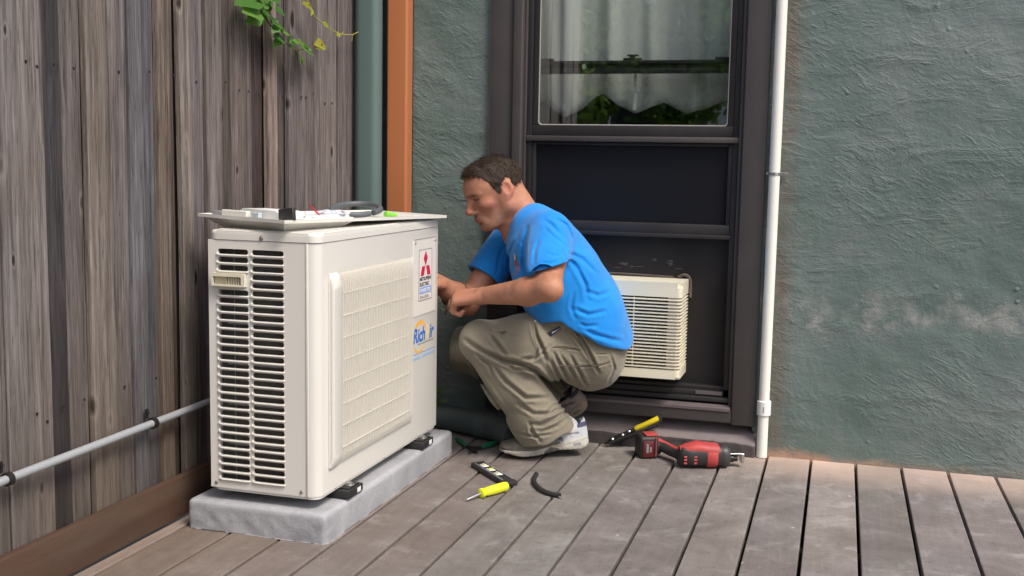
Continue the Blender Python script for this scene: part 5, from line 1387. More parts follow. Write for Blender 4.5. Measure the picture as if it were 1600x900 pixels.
def trouf(p):
    n = fbm(p * f32((9, 9, 9)), 3)
    t, s = near_leg(p, 0.002); 
    s = smin(s, capsule(p, CUT - cuf * 0.07, CUT, 0.072, 0.077), 0.03)
    cutn = (p - f32(CUT)) @ f32(unit(cuf * 0.55 + np.array([0, 0, -0.45])))
    dsp = 0.0030 * n + fold_field(p, TF)
    s_in = s + dsp + 0.017
    s = smax(s, cutn + 0.003 * np.sin(p[:, 0] * 60 + p[:, 1] * 45), 0.004)
    s = np.maximum(s, -np.maximum(s_in, -(cutn + 0.025)))
    d = smin(t, s, 0.012)
    tf, sf = far_leg(p, 0.010)
    cf = unit(AF - KF); sf = np.maximum(sf, (p - f32(AF - cf * 0.03)) @ f32(cf))
    pel = spine(p, -0.005, 0.03, 2)
    top = (p - f32(SP[3][0] * 0.35 + SP[4][0] * 0.65)) @ f32(unit(SP[4][0] - SP[3][0]))
    pel = smax(pel, -top - 0.13, 0.006)
    seat = ellipsoid(p, P(926, 545, -0.135), (0.090, 0.145, 0.084))
    pel = smin(pel, seat, 0.03)
    d = smin(d, smin(tf, sf, 0.02), 0.012)
    d = smin(d, pel, 0.03)
    return d + dsp
tv, tfc = sdf_mesh(trouf, (-1.2, -0.50, 0.03), (-0.55, 0.08, 0.60), 0.0036, 2.2)
M['khaki'] = m_fabric('khaki_work_cloth', (0.190, 0.168, 0.122), (0.255, 0.228, 0.172), 700, 0.85, 0.35, 0.35, 0.2)
tro = put('trousers', mesh('trousers', tv, tfc), M['khaki'], man, True)
tpx, tpy = topx(tv); tdep = (tv - CO) @ _fw
def surf(px, py, vx, vy, vd, vv):
    m = np.hypot(vx - px, vy - py) < 3.0
    i = np.where(m)[0]
    if len(i) == 0: i = np.array([np.argmin(np.hypot(vx - px, vy - py))])
    return vv[i[np.argmin(vd[i])]]
def decal(name, pts, vx, vy, vd, vv, mat, par, th=0.0012):
    c = [surf(px, py, vx, vy, vd, vv) for px, py in pts]
    out = unit(CO - np.mean(c, 0)); bm = newbm()
    a = [bm.verts.new(q + out * 0.0005) for q in c]; b = [bm.verts.new(q + out * (0.0005 + th)) for q in c]
    bm.faces.new(b)
    for k in range(len(c)): bm.faces.new((a[k], a[(k + 1) % len(c)], b[(k + 1) % len(c)], b[k]))
    return obj(name, bm, mat, par)
M['navy'] = simple('navy_cloth', (0.014, 0.016, 0.05), 0.7); M['palecloth'] = simple('pale_cloth', (0.55, 0.55, 0.56), 0.7)
pl_ = decal('pocket_tag', [(857, 519), (872, 511.5), (875.5, 515.5), (861, 524)], tpx, tpy, tdep, tv, M['navy'], tro)
decal('tag_stripe', [(859.6, 520.2), (873.2, 512.9), (874.3, 514.4), (861, 521.9)], tpx, tpy, tdep, tv, M['palecloth'], tro, 0.002)
M['seam'] = simple('khaki_seam', (0.135, 0.116, 0.082), 0.9)
def seam(pts, rad=0.0014):
    px_ = curve_pts([(a, b_, 0) for a, b_ in pts], 6 * (len(pts) - 1)); q = [surf(a[0], a[1], tpx, tpy, tdep, tv) for a in px_]
    q = [(np.array(q[max(0, i - 1)]) + q[i] * 2 + q[min(len(q) - 1, i + 1)]) / 4 for i in range(len(q))]
    tube('seam', q, rad, M['seam'], tro, 6)
seam([Zf(750, 160), Zf(790, 215), Zf(835, 300), Zf(880, 385)], 0.0022); seam([Zf(640, 262), Zf(740, 272), Zf(800, 285)]); seam([Zf(690, 358), Zf(800, 364), Zf(890, 358), Zf(960, 338)])
seam([Zf(552, 128), Zf(568, 210), Zf(590, 275)])
c = surf(834, 500, tpx, tpy, tdep, tv); bm = newbm(); bmesh.ops.create_icosphere(bm, subdivisions=2, radius=0.0042, matrix=Matrix.Translation(c)); obj('rivet', bm, M['palecloth'], tro, True)

# ------------------------------------------------------------------ t-shirt
SF = [(0.007, 3.2, [(889, 404), (902, 420), (915, 446), (918, 470)]), (0.006, 3.0, [(887, 395), (910, 405), (935, 430)]), (0.006, 3.0, [(848, 342), (862, 352), (880, 372)]),
      (0.0058, 3.0, [(908, 512), (930, 523), (955, 530), (974, 534)]), (0.004, 2.4, [(905, 520), (930, 540), (960, 549)]), (0.007, 3.0, [(895, 482), (920, 492), (948, 486)]), (0.006, 2.6, [(905, 506), (918, 510), (935, 508)]),
      (0.005, 3.0, [(915, 455), (935, 462), (955, 455)]), (0.005, 2.6, [(900, 500), (892, 480), (897, 455)]), (0.006, 2.6, [(842, 375), (836, 392), (834, 415)]), (0.007, 3.0, [(826, 352), (818, 380), (818, 415), (826, 440)]),
      (0.005, 2.4, [(805, 375), (797, 395), (793, 425)]), (0.005, 2.4, [(786, 385), (780, 405), (776, 430)]), (0.006, 2.6, [(866, 340), (885, 352), (895, 375)]), (0.004, 2.2, [(853, 395), (866, 400), (880, 396)]), (0.004, 2.0, [(846, 410), (860, 412), (874, 407)]),
      (0.0028, 2.2, [(845, 343), (857, 362), (884, 385), (889, 404)]), (0.0022, 2.0, [(984, 549), (960, 545), (930, 535), (908, 520)])]
sl = unit(ELN - SHN); SCN = SHN + (ELN - SHN) * 0.56; slf = unit(ELF - SHF); SCF = SHF + (ELF - SHF) * 0.60
SHP = P(860, 414, -0.45); _e1 = P(887, 406, -0.45) - P(832, 421, -0.45); SHN_ = unit(np.cross(_e1, np.array([0.0, 1.0, 0.05])))
if SHN_[2] > 0: SHN_ = -SHN_
cutdir = unit(sl + 0.18 * np.array([1.0, 0, 0]) * 0)
def shirtf(p):
    n = fbm(p * f32((8, 8, 8)) + 4, 3)
    b = spine(p, 0.006, 0.03)
    c0 = (p - f32(SHP)) @ f32(SHN_); c1 = (p - f32(SCF)) @ f32(slf)
    s0 = capsule(p, SHN + np.array([0.004, 0, 0.004]), SCN + sl * 0.05 + np.array([-0.004, 0, -0.004]), 0.066, 0.066); s1 = capsule(p, SHF, SCF + slf * 0.03, 0.062, 0.064)
    s0c = smax(s0, c0, 0.004); s1c = smax(s1, c1, 0.004)
    # hem: the shirt ends in a sloping line over the seat of the trousers
    hem0 = P(987, 557, -0.24); hem1 = P(886, 499, -0.32); hn_ = unit(np.cross(hem1 - hem0, np.array([0.15, 1.0, 0.0])))
    if hn_[2] > 0: hn_ = -hn_
    hem2 = P(834, 506, -0.32); hnb = unit(np.cross(hem2 - hem1, np.array([0.15, 1.0, 0.0])))
    if hnb[2] > 0: hnb = -hnb
    hem = np.minimum((p - f32(hem0)) @ f32(hn_), (p - f32(hem1)) @ f32(hnb))
    bell = 0.008 * ss(hem, -0.10, 0.0)
    b = b - bell
    outer = smax(b, hem, 0.004)
    d = smin(outer, s0c, 0.035); d = smin(d, s1c, 0.035)
    dsp = 0.0022 * n + 0.8 * fold_field(p, SF); d = d + dsp
    # hollow at the openings
    d = np.maximum(d, -np.maximum(s0 + dsp + 0.014, -(c0 + 0.025))); d = np.maximum(d, -np.maximum(s1 + dsp + 0.014, -(c1 + 0.025)))
    d = np.maximum(d, -np.maximum(b + dsp + 0.014, -(hem + 0.025)))
    nk = capsule(p, NB_ + np.array([0.045, 0.0, -0.055]), hworld(-0.012, 0, -0.045), 0.066, 0.064)
    d = smax(d, -nk, 0.004)
    return d
sv, sfc = sdf_mesh(shirtf, (-1.20, -0.56, 0.28), (-0.56, 0.08, 0.88), 0.0036, 2.2)
sme2 = mesh('t_shirt', sv, sfc)
spx, spy = topx(sv); sdep = (sv - CO) @ _fw
scol = np.tile(f32((0.0095, 0.230, 0.68)), (len(sv), 1))
nz_ = fbm(sv * 20, 3); scol = lerpc(scol, (0.014, 0.275, 0.75), ss(nz_, -0.3, 0.9) * 0.6)
nearm = sv[:, 1] < -0.25
def patch(x0, y0, x1, y1, c, slant=0.0, w=0.9):
    global scol
    m = (spx > x0 + slant * (spy - y0)) & (spx < x1 + slant * (spy - y0)) & (spy > y0) & (spy < y1)
    scol = lerpc(scol, c, m * w)
add_col(sme2, scol)
def m_shirt():
    m = m_vcol('blue_cotton', 0.88, 0.2, 0.0); b = m.node_tree.nodes['Principled BSDF']; b.inputs['Sheen Weight'].default_value = 0.2
    return m
M['shirt'] = m_shirt()
shirt = put('t_shirt', sme2, M['shirt'], man, True)
# small chest print
for nm, pts, mt in (('chest_print', [(800, 398), (802, 397), (803.5, 406), (801, 408)], M['palecloth']), ('chest_print', [(802.5, 400), (805.5, 402), (805, 408), (803, 408)], M['print_black']),
                    ('chest_print', [(801, 409), (805, 408), (808, 415), (802, 417)], simple('brown_print', (0.28, 0.10, 0.08), 0.7)), ('chest_print', [(803, 418), (809, 417), (811, 424), (804, 424)], simple('pink_print', (0.30, 0.20, 0.40), 0.7)), ('chest_print', [(800, 424), (806, 425), (806, 430), (800, 431)], simple('lilac_print', (0.36, 0.25, 0.50), 0.7))):
    decal(nm, pts, spx, spy, sdep, sv, mt, shirt, 0.0008)

# ------------------------------------------------------------------ shoes: x from heel to toe, y across, z up
SL = 0.285
def sw(x): return np.interp(x, [0, 0.02, 0.06, 0.11, 0.17, 0.21, 0.245, 0.27, 0.285], [0.020, 0.032, 0.036, 0.034, 0.044, 0.047, 0.042, 0.030, 0.012])
def stop(x): return np.interp(x, [0, 0.015, 0.05, 0.09, 0.13, 0.18, 0.23, 0.27, 0.285], [0.092, 0.104, 0.090, 0.090, 0.088, 0.070, 0.053, 0.044, 0.030])
def scen(x): return np.interp(x, [0, 0.1, 0.2, 0.285], [0, 0.002, 0.004, -0.004])
def solez(x): return np.interp(x, [0, 0.03, 0.10, 0.17, 0.22, 0.285], [0.008, 0.0, 0.006, 0.0, 0.002, 0.020])
def solet(x): return np.interp(x, [0, 0.04, 0.11, 0.18, 0.285], [0.042, 0.038, 0.027, 0.020, 0.027])
def endcap(x): return np.maximum(-x, x - SL)
def upperf(p):
    x, y, z = p[:, 0], p[:, 1] - scen(p[:, 0]), p[:, 2]
    w = sw(x) * (1.0 - 0.30 * np.clip((z - 0.03) / 0.06, 0, 1)); z0 = solez(x) + 0.012; hh = (stop(x) - z0)
    k = (np.abs(y / w) ** 2.6 + np.abs(np.clip((z - z0) / hh, 0, 9)) ** 2.6) ** (1 / 2.6)
    d = (k - 1) * np.minimum(w, hh)
    d = smax(d, z0 - z, 0.004); d = smax(d, endcap(x), 0.012)
    op = ellipsoid(p, (0.062, 0, 0.102), (0.052, 0.026, 0.042))
    return smax(d, -op, 0.006)
def solef(p):
    x, y, z = p[:, 0], p[:, 1] - scen(p[:, 0]), p[:, 2]
    w = sw(x) + 0.0045 - 0.004 * np.abs(z - 0.015) / 0.03
    d = smax(np.abs(y) - w, np.maximum(solez(x) - z, z - solet(x)), 0.006)
    d = smax(d, endcap(x), 0.014)
    g = 0.0007 * (np.abs(((x * 60) % 1) - 0.5) < 0.16) * (z < solez(x) + 0.008)
    return d + g + 0.0012 * np.exp(-((z - solet(x) + 0.011) / 0.002) ** 2)
uv, uf_ = sdf_mesh(upperf, (-0.02, -0.07, -0.01), (0.31, 0.07, 0.12), 0.003)
ov, of_ = sdf_mesh(solef, (-0.02, -0.07, -0.01), (0.31, 0.07, 0.06), 0.0025)
def shoe_cols():
    x, y, z = uv[:, 0], uv[:, 1], uv[:, 2]; n = fbm(uv * 60, 3)
    c = np.tile(f32((0.120, 0.106, 0.088)), (len(uv), 1))
    c = lerpc(c, (0.19, 0.168, 0.14), ss(n, 0, 0.8) * 0.5); c = lerpc(c, (0.13, 0.115, 0.095), ss(x, 0.235, 0.25) * ss(z, 0.045, 0.03) * 0.5)
    c = lerpc(c, (0.15, 0.152, 0.158), ss(x, 0.175, 0.16) * ss(z, 0.03, 0.034))
    heel = ss(x, 0.100, 0.085); c = lerpc(c, (0.46, 0.475, 0.50), heel)
    band = np.exp(-((x - 0.060 - (z - 0.05) * 0.4) / 0.006) ** 2) * heel * (z > 0.04); c = lerpc(c, (0.34, 0.37, 0.42), band)
    c = lerpc(c, (0.022, 0.026, 0.10), ((x < 0.036) & (z > 0.068) & (z < 0.083)) * 0.9)
    c = lerpc(c, (0.12, 0.13, 0.15), ((np.abs(z - 0.046 - 0.02 * (x / 0.1)) < 0.0035) & (x < 0.10) & (x > 0.03)) * 0.85)
    c = lerpc(c, (0.05, 0.055, 0.07), ((x > 0.085) & (x < 0.115) & (np.abs(z - 0.05 - (x - 0.1) * 0.8) < 0.007)) * 0.8)
    x2, y2, z2 = ov[:, 0], ov[:, 1], ov[:, 2]; n2 = fbm(ov * 40, 3)
    d = np.tile(f32((0.40, 0.375, 0.32)), (len(ov), 1)); d = lerpc(d, (0.23, 0.20, 0.16), ss(n2, 0, 0.8) * 0.6)
    d = lerpc(d, (0.50, 0.485, 0.44), ss(x2, 0.10, 0.05) * 0.6)
    d = lerpc(d, (0.06, 0.058, 0.06), ((x2 > 0.100) & (x2 < 0.150) & (z2 < solez(x2) + 0.018 - np.abs(x2 - 0.125) * 0.4)) * 0.9)
    d = lerpc(d, (0.20, 0.20, 0.22), ((x2 > 0.03) & (x2 < 0.055) & (np.abs(z2 - 0.020) < 0.005)) * 0.8)
    d = lerpc(d, (0.12, 0.095, 0.075), (z2 < solez(x2) + 0.003) * 0.9)
    return c, d
uc, oc = shoe_cols()
M['sock'] = simple('grey_white_sock', (0.52, 0.52, 0.53), 0.9, 0.1, 40, 0.3, 300); M['shoe'] = m_vcol('dusty_trainer_upper', 0.7, 0.3, 0.5, 700); M['sole'] = m_vcol('dusty_trainer_sole', 0.65, 0.3, 0.3, 200)
def shoe(label, heel, toe, up, shade_tint=(1, 1, 1)):
    heel = np.array(heel, float); x = unit(np.array(toe) - heel); z = unit(np.array(up) - x * (np.array(up) @ x)); y = np.cross(z, x)
    T = lambda q: heel + q[:, :1] * x + q[:, 1:2] * y + q[:, 2:] * z
    m1 = mesh('shoe', T(uv), uf_); add_col(m1, uc * f32(shade_tint)); s = put('shoe', m1, M['shoe'], man, True)
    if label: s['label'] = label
    m2 = mesh('sole', T(ov), of_); add_col(m2, oc * f32(shade_tint)); put('sole', m2, M['sole'], s, True)
    return s, T
shn, Tn = shoe('dusty trainer with a white and navy heel', heel_n, toe_n, (0, 0, 1))
tb_ = [Tn(f32([q]))[0] for q in ((0.135, -0.028, 0.083), (0.132, -0.040, 0.070), (0.130, -0.044, 0.052), (0.128, -0.0455, 0.045))]
bm = newbm(); add_tube(bm, tb_, 0.0016, 6)
for k in range(4):
    x = 0.125 + 0.019 * k; zt_ = stop(x) + 0.001
    add_tube(bm, [Tn(f32([q]))[0] for q in ((x, -0.026, zt_ - 0.010), (x, -0.012, zt_), (x + 0.004, 0.012, zt_), (x + 0.004, 0.026, zt_ - 0.010))], 0.0022, 6)
obj('lace', bm, M['palecloth'], shn, True)
hF = P(915, 634, -0.085); tF = np.array([hF[0] - 0.20, hF[1] - 0.02, 0.012])
shoe('dusty trainer coloured darker for shade, with its heel raised', hF + np.array([0.012, 0, 0.012]), tF, (0.75, 0, 0.6), (0.42, 0.34, 0.28))  # far shoe's shade is put into its colour by a dark multiplier

# sock
kv, kf = sdf_mesh(lambda p: smax(capsule(p, KN * 0.35 + AN * 0.65, ANK, 0.038, 0.036), ANK[2] - 0.012 - p[:, 2], 0.004), ANK - 0.16, ANK + 0.18, 0.004)
put('sock', mesh('sock', kv, kf), M['sock'], man, True)
# wrist strap
bm = newbm(); c = ELF * 0.50 + WRF * 0.50; ax = unit(df * 0.9 + np.array([0.1, -0.1, 0.25])); s = unit(np.cross(ax, [0, 0, 1])); u_ = np.cross(ax, s)
ring = [c + (s * math.cos(a) + u_ * math.sin(a)) * 0.0440 for a in np.linspace(0, 2 * math.pi, 33)]
for w in (-0.004, 0.0, 0.004): add_tube(bm, [q + ax * w for q in ring], 0.0024, 6)
tl_ = c - u_ * 0.041 - np.array([0, 0.01, 0]); add_tube(bm, [c + np.array([0, -0.040, -0.012]), c + np.array([-0.006, -0.043, -0.035]), c + np.array([-0.016, -0.043, -0.062])], [0.004, 0.0045, 0.0025], 6)
obj('wrist_strap', bm, M['leather'], man, True)
# ------------------------------------------------------------------ window air conditioner in the infill board
WX0, WX1, WZ0, WZ1, WYF, WYB = -0.945, -0.4590, 0.2440, 0.5485, -0.112, 0.048
wa = thing('window_unit', ((WX0 + WX1) / 2, WYB, WZ0), 'yellowed cream window air conditioner sticking out of the dark window board', 'air conditioner')
bm = newbm(); add_prism(bm, rrect(WX0, WYF + 0.002, WX1, WYB + 0.02, 0.014, 5), Matrix.Translation((0, 0, WZ1 - 0.046)), 0.046)
bmesh.ops.bevel(bm, geom=[e for e in bm.edges if all(v.co.z > WZ1 - 0.001 for v in e.verts)], offset=0.016, segments=5, affect='EDGES')
auto_smooth(obj('top_cap', bm, M['old_cream'], wa), 40)
bm = newbm(); add_prism(bm, rrect(WX0, WYF + 0.002, WX1, WYB + 0.02, 0.014, 5), Matrix.Translation((0, 0, WZ0)), 0.029)
bmesh.ops.bevel(bm, geom=[e for e in bm.edges if all(v.co.z < WZ0 + 0.001 for v in e.verts)], offset=0.006, segments=3, affect='EDGES')
auto_smooth(obj('bottom_cap', bm, M['old_cream'], wa), 40)
box('core', (WX0 + 0.006, WYF + 0.026, WZ0 + 0.02), (WX1 - 0.045, WYB + 0.02, WZ1 - 0.03), M['void'], wa, 0)
box('end_block', (WX1 - 0.044, WYF + 0.010, WZ0 + 0.02), (WX1 - 0.010, WYB + 0.02, WZ1 - 0.03), M['old_cream'], wa, 0)
zs = np.linspace(WZ0 + 0.0365, WZ1 - 0.0535, 21)
prof = [(WX0, WYB), (WX0, WYF + 0.014), (WX0 + 0.004, WYF + 0.004), (WX0 + 0.014, WYF), (WX1 - 0.014, WYF), (WX1 - 0.004, WYF + 0.004), (WX1, WYF + 0.014), (WX1, WYB)]
bm = newbm(); t = 0.0025; dpt = 0.011
def inset(p, q):
    return p
inn = [(WX0 + dpt, WYB), (WX0 + dpt, WYF + 0.016), (WX0 + 0.013, WYF + 0.013), (WX0 + 0.016, WYF + dpt), (WX1 - 0.016, WYF + dpt), (WX1 - 0.013, WYF + 0.013), (WX1 - dpt, WYF + 0.016), (WX1 - dpt, WYB)]
R4 = [[bm.verts.new((x, y, z)) for (x, y), z in ((prof[i], -t), (prof[i], t * 0.2), (inn[i], t), (inn[i], -t * 0.4))] for i in range(8)]
for a, b in zip(R4, R4[1:]):
    for k in range(4): bm.faces.new((a[k], a[(k + 1) % 4], b[(k + 1) % 4], b[k]))
bmesh.ops.recalc_face_normals(bm, faces=bm.faces[:])
sm_ = bpy.data.meshes.new('slat'); bm.to_mesh(sm_); bm.free(); sm_.materials.append(M['old_cream']); sm_.transform(Matrix.Translation((-(WX0 + WX1) / 2, -WYB, 0)))
for z in zs: link('slat', sm_, wa, (0, 0, float(z) - WZ0))
for x in (WX0 + 0.13, WX1 - 0.150): box('slat_brace', (x - 0.0018, WYF + 0.0030, zs[0] - 0.004), (x + 0.0018, WYF + 0.0125, zs[-1] + 0.004), M['old_cream'], wa, 0)
bm = newbm(); add_tube(bm, curve_pts([(WX1 - 0.035, 0.040, WZ1 + 0.004), (WX1 - 0.012, 0.035, WZ1 + 0.013), (WX1 + 0.004, 0.038, WZ1 - 0.004), (WX1 + 0.006, 0.040, WZ1 - 0.06)], 14), 0.0055, 7)
add_tube(bm, curve_pts([(WX0 + 0.1, 0.043, WZ1 + 0.003), (WX0 + 0.25, 0.04, WZ1 + 0.007), (WX1 - 0.05, 0.043, WZ1 + 0.003)], 14), 0.004, 6)
auto_smooth(obj('foam_seal', bm, simple('brown_foam', (0.11, 0.09, 0.075), 0.95, 0.3, 40, 0.6, 120), wa), 80)

# ------------------------------------------------------------------ cordless saw lying on its side
dr = thing('power_saw', (-0.43, -0.13, 0), 'red and black cordless power saw lying on the deck against the stone ledge', 'power tool')
ax0 = np.array(PZ(1062, 712, 0.035)); ax1 = np.array(PZ(1150, 712, 0.035))            # body axis
dx_ = unit((ax1 - ax0) * np.array([1, 1, 0])); dy_ = np.array([-dx_[1], dx_[0], 0]); dz_ = np.array([0, 0, 1.0])
bat = np.array(PZ(1010, 696, 0.034))
def LM(o, x, y): return frame(o, x, y)
Lb = np.linalg.norm(ax1 - ax0)
Db = LM(ax0, dx_, dy_)
def loft(name, secs, mat, par, Mx, n=20, e=2.6):
    """secs: (x, yc, zc, half y, half z) superellipse rings along local x"""
    bm = newbm(); rings = []
    for x, yc, zc, hy_, hz_ in secs:
        ring = []
        for k in range(n):
            a = 2 * math.pi * k / n; c_, s_ = math.cos(a), math.sin(a)
            ring.append(bm.verts.new(Mx @ Vector((x, yc + hy_ * abs(c_) ** (2 / e) * (1 if c_ > 0 else -1), zc + hz_ * abs(s_) ** (2 / e) * (1 if s_ > 0 else -1)))))
        rings.append(ring)
    for a, b in zip(rings, rings[1:]):
        for k in range(n): bm.faces.new((a[k], a[(k + 1) % n], b[(k + 1) % n], b[k]))
    bm.faces.new(rings[0]); bm.faces.new(rings[-1][::-1])
    return auto_smooth(obj(name, bm, mat, par), 45)
loft('motor_housing', [(-0.005, 0, -0.004, 0.018, 0.020), (0.004, 0, 0, 0.029, 0.029), (0.03, 0, 0.001, 0.033, 0.032), (0.075, 0, 0.002, 0.034, 0.033), (0.115, 0, 0.002, 0.034, 0.034), (0.135, 0, 0.001, 0.031, 0.032)], M['toolblack'], dr, Db)
loft('red_shell', [(-0.001, 0.004, 0.012, 0.018, 0.016), (0.02, 0.004, 0.016, 0.0315, 0.0195), (0.055, 0.004, 0.024, 0.0335, 0.0205), (0.070, 0.003, 0.022, 0.0345, 0.0190), (0.112, 0.002, 0.016, 0.0350, 0.0225), (0.118, 0.002, 0.015, 0.033, 0.020)], M['red'], dr, Db)
loft('red_band', [(0.078, 0, 0.0, 0.0345, 0.032), (0.080, 0, 0.0, 0.0355, 0.0335), (0.108, 0, 0.0, 0.0358, 0.0337), (0.111, 0, 0.0, 0.0348, 0.032)], M['red'], dr, Db)
for x in (0.006, 0.037):
    bm = newbm()
    for z in (-0.018, -0.008, 0.001): add_box(bm, (x, -0.0338, z), (x + 0.010, -0.029, z + 0.0055), 0.001, 1, Db)
    obj('vent_badge', bm, M['red'], dr)
loft('gearbox', [(0.119, 0, 0.001, 0.030, 0.031), (0.128, 0, 0.001, 0.0335, 0.034), (0.142, 0, 0.0, 0.034, 0.034), (0.150, 0, 0.0, 0.028, 0.028)], M['toolgrey'], dr, Db)
bm = newbm(); add_box(bm, (0.148, -0.014, 0.006), (0.196, 0.012, 0.0105), 0.001, 1, Db); add_box(bm, (0.186, -0.016, -0.020), (0.196, 0.014, 0.010), 0.002, 1, Db)
auto_smooth(obj('shoe_plate', bm, M['steel'], dr))
bm = newbm(); add_lathe(bm, [(0, 0.012), (0.018, 0.012), (0.02, 0.0095), (0.03, 0.009), (0.031, 0.004)], Db @ Vector((0.148, 0, -0.008)), Db.to_3x3() @ Vector((1, 0, 0)), 14); auto_smooth(obj('blade_clamp', bm, M['darkmetal'], dr))
# handle curving back to the battery
h0 = Db @ Vector((0.012, 0.018, -0.004)); h1 = Vector((bat[0] + 0.028, bat[1] + 0.004, 0.030))
hp = curve_pts([h0, h0 * 0.62 + h1 * 0.38 + Vector((0, 0.012, -0.002)), h0 * 0.25 + h1 * 0.75 + Vector((0, 0.010, 0.004)), h1], 16)
tube('handle', hp, [0.017] * 3 + [0.0155] * 9 + [0.018, 0.021, 0.024, 0.026, 0.027], M['toolblack'], dr, 16)
hq_ = [Vector(p) + Vector((0.0, 0.009, 0.007)) for p in hp]
tube('handle_spine', hq_, [0.006] + [0.0115] * 10 + [0.013, 0.015, 0.018, 0.021, 0.021, 0.016], M['red'], dr, 14)
Bm = LM(bat, dx_ * 0.97 + dy_ * 0.10, dy_)
bm = newbm(); add_box(bm, (-0.030, -0.036, -0.034), (0.030, 0.034, 0.036), 0.010, 4, Bm); bt = auto_smooth(obj('battery', bm, M['toolblack'], dr), 45)
bm = newbm(); add_box(bm, (-0.022, -0.039, -0.028), (0.014, -0.034, 0.024), 0.004, 2, Bm); auto_smooth(obj('battery_plate', bm, simple('dark_red_plastic', (0.10, 0.012, 0.014), 0.4), bt))
bm = newbm(); add_box(bm, (-0.012, -0.0402, -0.014), (-0.004, -0.0385, 0.014), 0.0006, 1, Bm); add_box(bm, (-0.001, -0.0402, -0.012), (0.006, -0.0385, 0.004), 0.0006, 1, Bm); obj('battery_print', bm, M['print_grey'], bt)
bm = newbm(); add_box(bm, (-0.010, -0.030, 0.0365), (0.029, 0.022, 0.0405), 0.003, 2, Bm); add_box(bm, (0.018, -0.0395, -0.028), (0.0215, -0.034, 0.034), 0.001, 1, Bm); auto_smooth(obj('battery_latch', bm, M['red'], bt))

# ------------------------------------------------------------------ pliers with yellow grips propped on the ledge
py = thing('yellow_pliers', (-0.64, -0.03, 0), 'black pliers with yellow grips propped against the stone ledge behind the saw', 'pliers')
a = Vector(P(944, 693, -0.075)); a.z = max(a.z, 0.006); piv = Vector(P(973, 681, -0.065)); b = Vector(P(993, 670, -0.055)); c = Vector(P(1031, 653, -0.042))
dirp = (c - b).normalized()
tube('jaw', [a, a * 0.4 + piv * 0.6 + Vector((0, 0, 0.003)), piv, b], [0.002, 0.0065, 0.010, 0.006], M['darkmetal'], py, 10)
tube('jaw', [a + Vector((0.006, -0.012, 0.0)), piv + Vector((-0.004, -0.008, -0.006)), b + Vector((0.008, -0.010, -0.012)), c + Vector((-0.002, -0.014, -0.020))], [0.002, 0.007, 0.006, 0.004], M['darkmetal'], py, 10)
for q in (piv, piv * 0.45 + a * 0.55, piv * 0.5 + b * 0.5):
    bm = newbm(); add_lathe(bm, [(0, 0.0042), (0.0125, 0.0042), (0.0135, 0.002)], q, (0.1, -0.85, 0.5), 10); auto_smooth(obj('rivet', bm, M['steel'], py))
tube('grip', [b - dirp * 0.002, b + dirp * 0.006, b * 0.5 + c * 0.5, c - dirp * 0.004, c], [0.0065, 0.0092, 0.0088, 0.0100, 0.0085], M['yellow'], py, 12)
tube('grip_cap', [c - dirp * 0.003, c + dirp * 0.005], [0.0104, 0.0098], M['toolblack'], py, 12)
tube('grip', [b + Vector((0.010, -0.010, -0.013)), c + Vector((-0.006, -0.013, -0.019)), c + Vector((0.006, -0.011, -0.006))], [0.004, 0.0055, 0.0045], M['toolblack'], py, 10)

# ------------------------------------------------------------------ small torpedo level
lv = thing('spirit_level', (-0.93, -0.51, 0), 'small black spirit level with three vials lying on the deck', 'spirit level')
la = np.array(PZ(748, 722, 0.016)); lb_ = np.array(PZ(797, 751, 0.016)); ld = unit((lb_ - la) * np.array([1, 1, 0])); lw = np.array([-ld[1], ld[0], 0])
if lw[0] < 0: lw = -lw
LL = np.linalg.norm((lb_ - la)[:2]) + 0.006
Lm = LM(np.array([la[0], la[1], 0.001]), ld, lw) if np.cross(ld, lw)[2] > 0 else LM(np.array([la[0], la[1], 0.001]), ld, lw)
sg = 1 if np.cross(ld, lw)[2] > 0 else -1
zf = lambda z0, z1: (z0, z1) if sg > 0 else (-z1, -z0)
Mz = Lm if sg > 0 else Lm @ Matrix.Diagonal((1, 1, -1, 1))
def lbox(nm, x0, x1, y0, y1, z0, z1, m, par, bev=0.001):
    bm = newbm(); add_box(bm, (x0, y0, z0), (x1, y1, z1), bev, 2, Mz); return auto_smooth(obj(nm, bm, m, par))
bd = lbox('level_body', -0.010, LL, -0.022, 0.022, 0.0, 0.014, M['toolblack'], lv, 0.003)
for y in (-0.0175, 0.0145): lbox('edge_rail', 0.008, LL - 0.022, y, y + 0.003, 0.0135, 0.0160, M['greyplastic'], bd, 0.0005)
for k, x in enumerate((0.036, 0.078, 0.122)):
    k_ = LL / 0.20
    vb = lbox('vial_window', x * k_ - 0.014, x * k_ + 0.013, -0.0095, 0.0105, 0.0136, 0.0152, M['vial'], bd, 0.0005)
    p0 = Mz @ Vector((x * k_ - 0.008, 0, 0.0165)); p1 = Mz @ Vector((x * k_ + 0.008, 0, 0.0165))
    if k == 1: p0 = Mz @ Vector((x * k_, -0.007, 0.0165)); p1 = Mz @ Vector((x * k_, 0.007, 0.0165))
    tube('vial', [p0, p1], 0.0032, M['vialgreen'] if k == 1 else M['vial'], vb, 10)

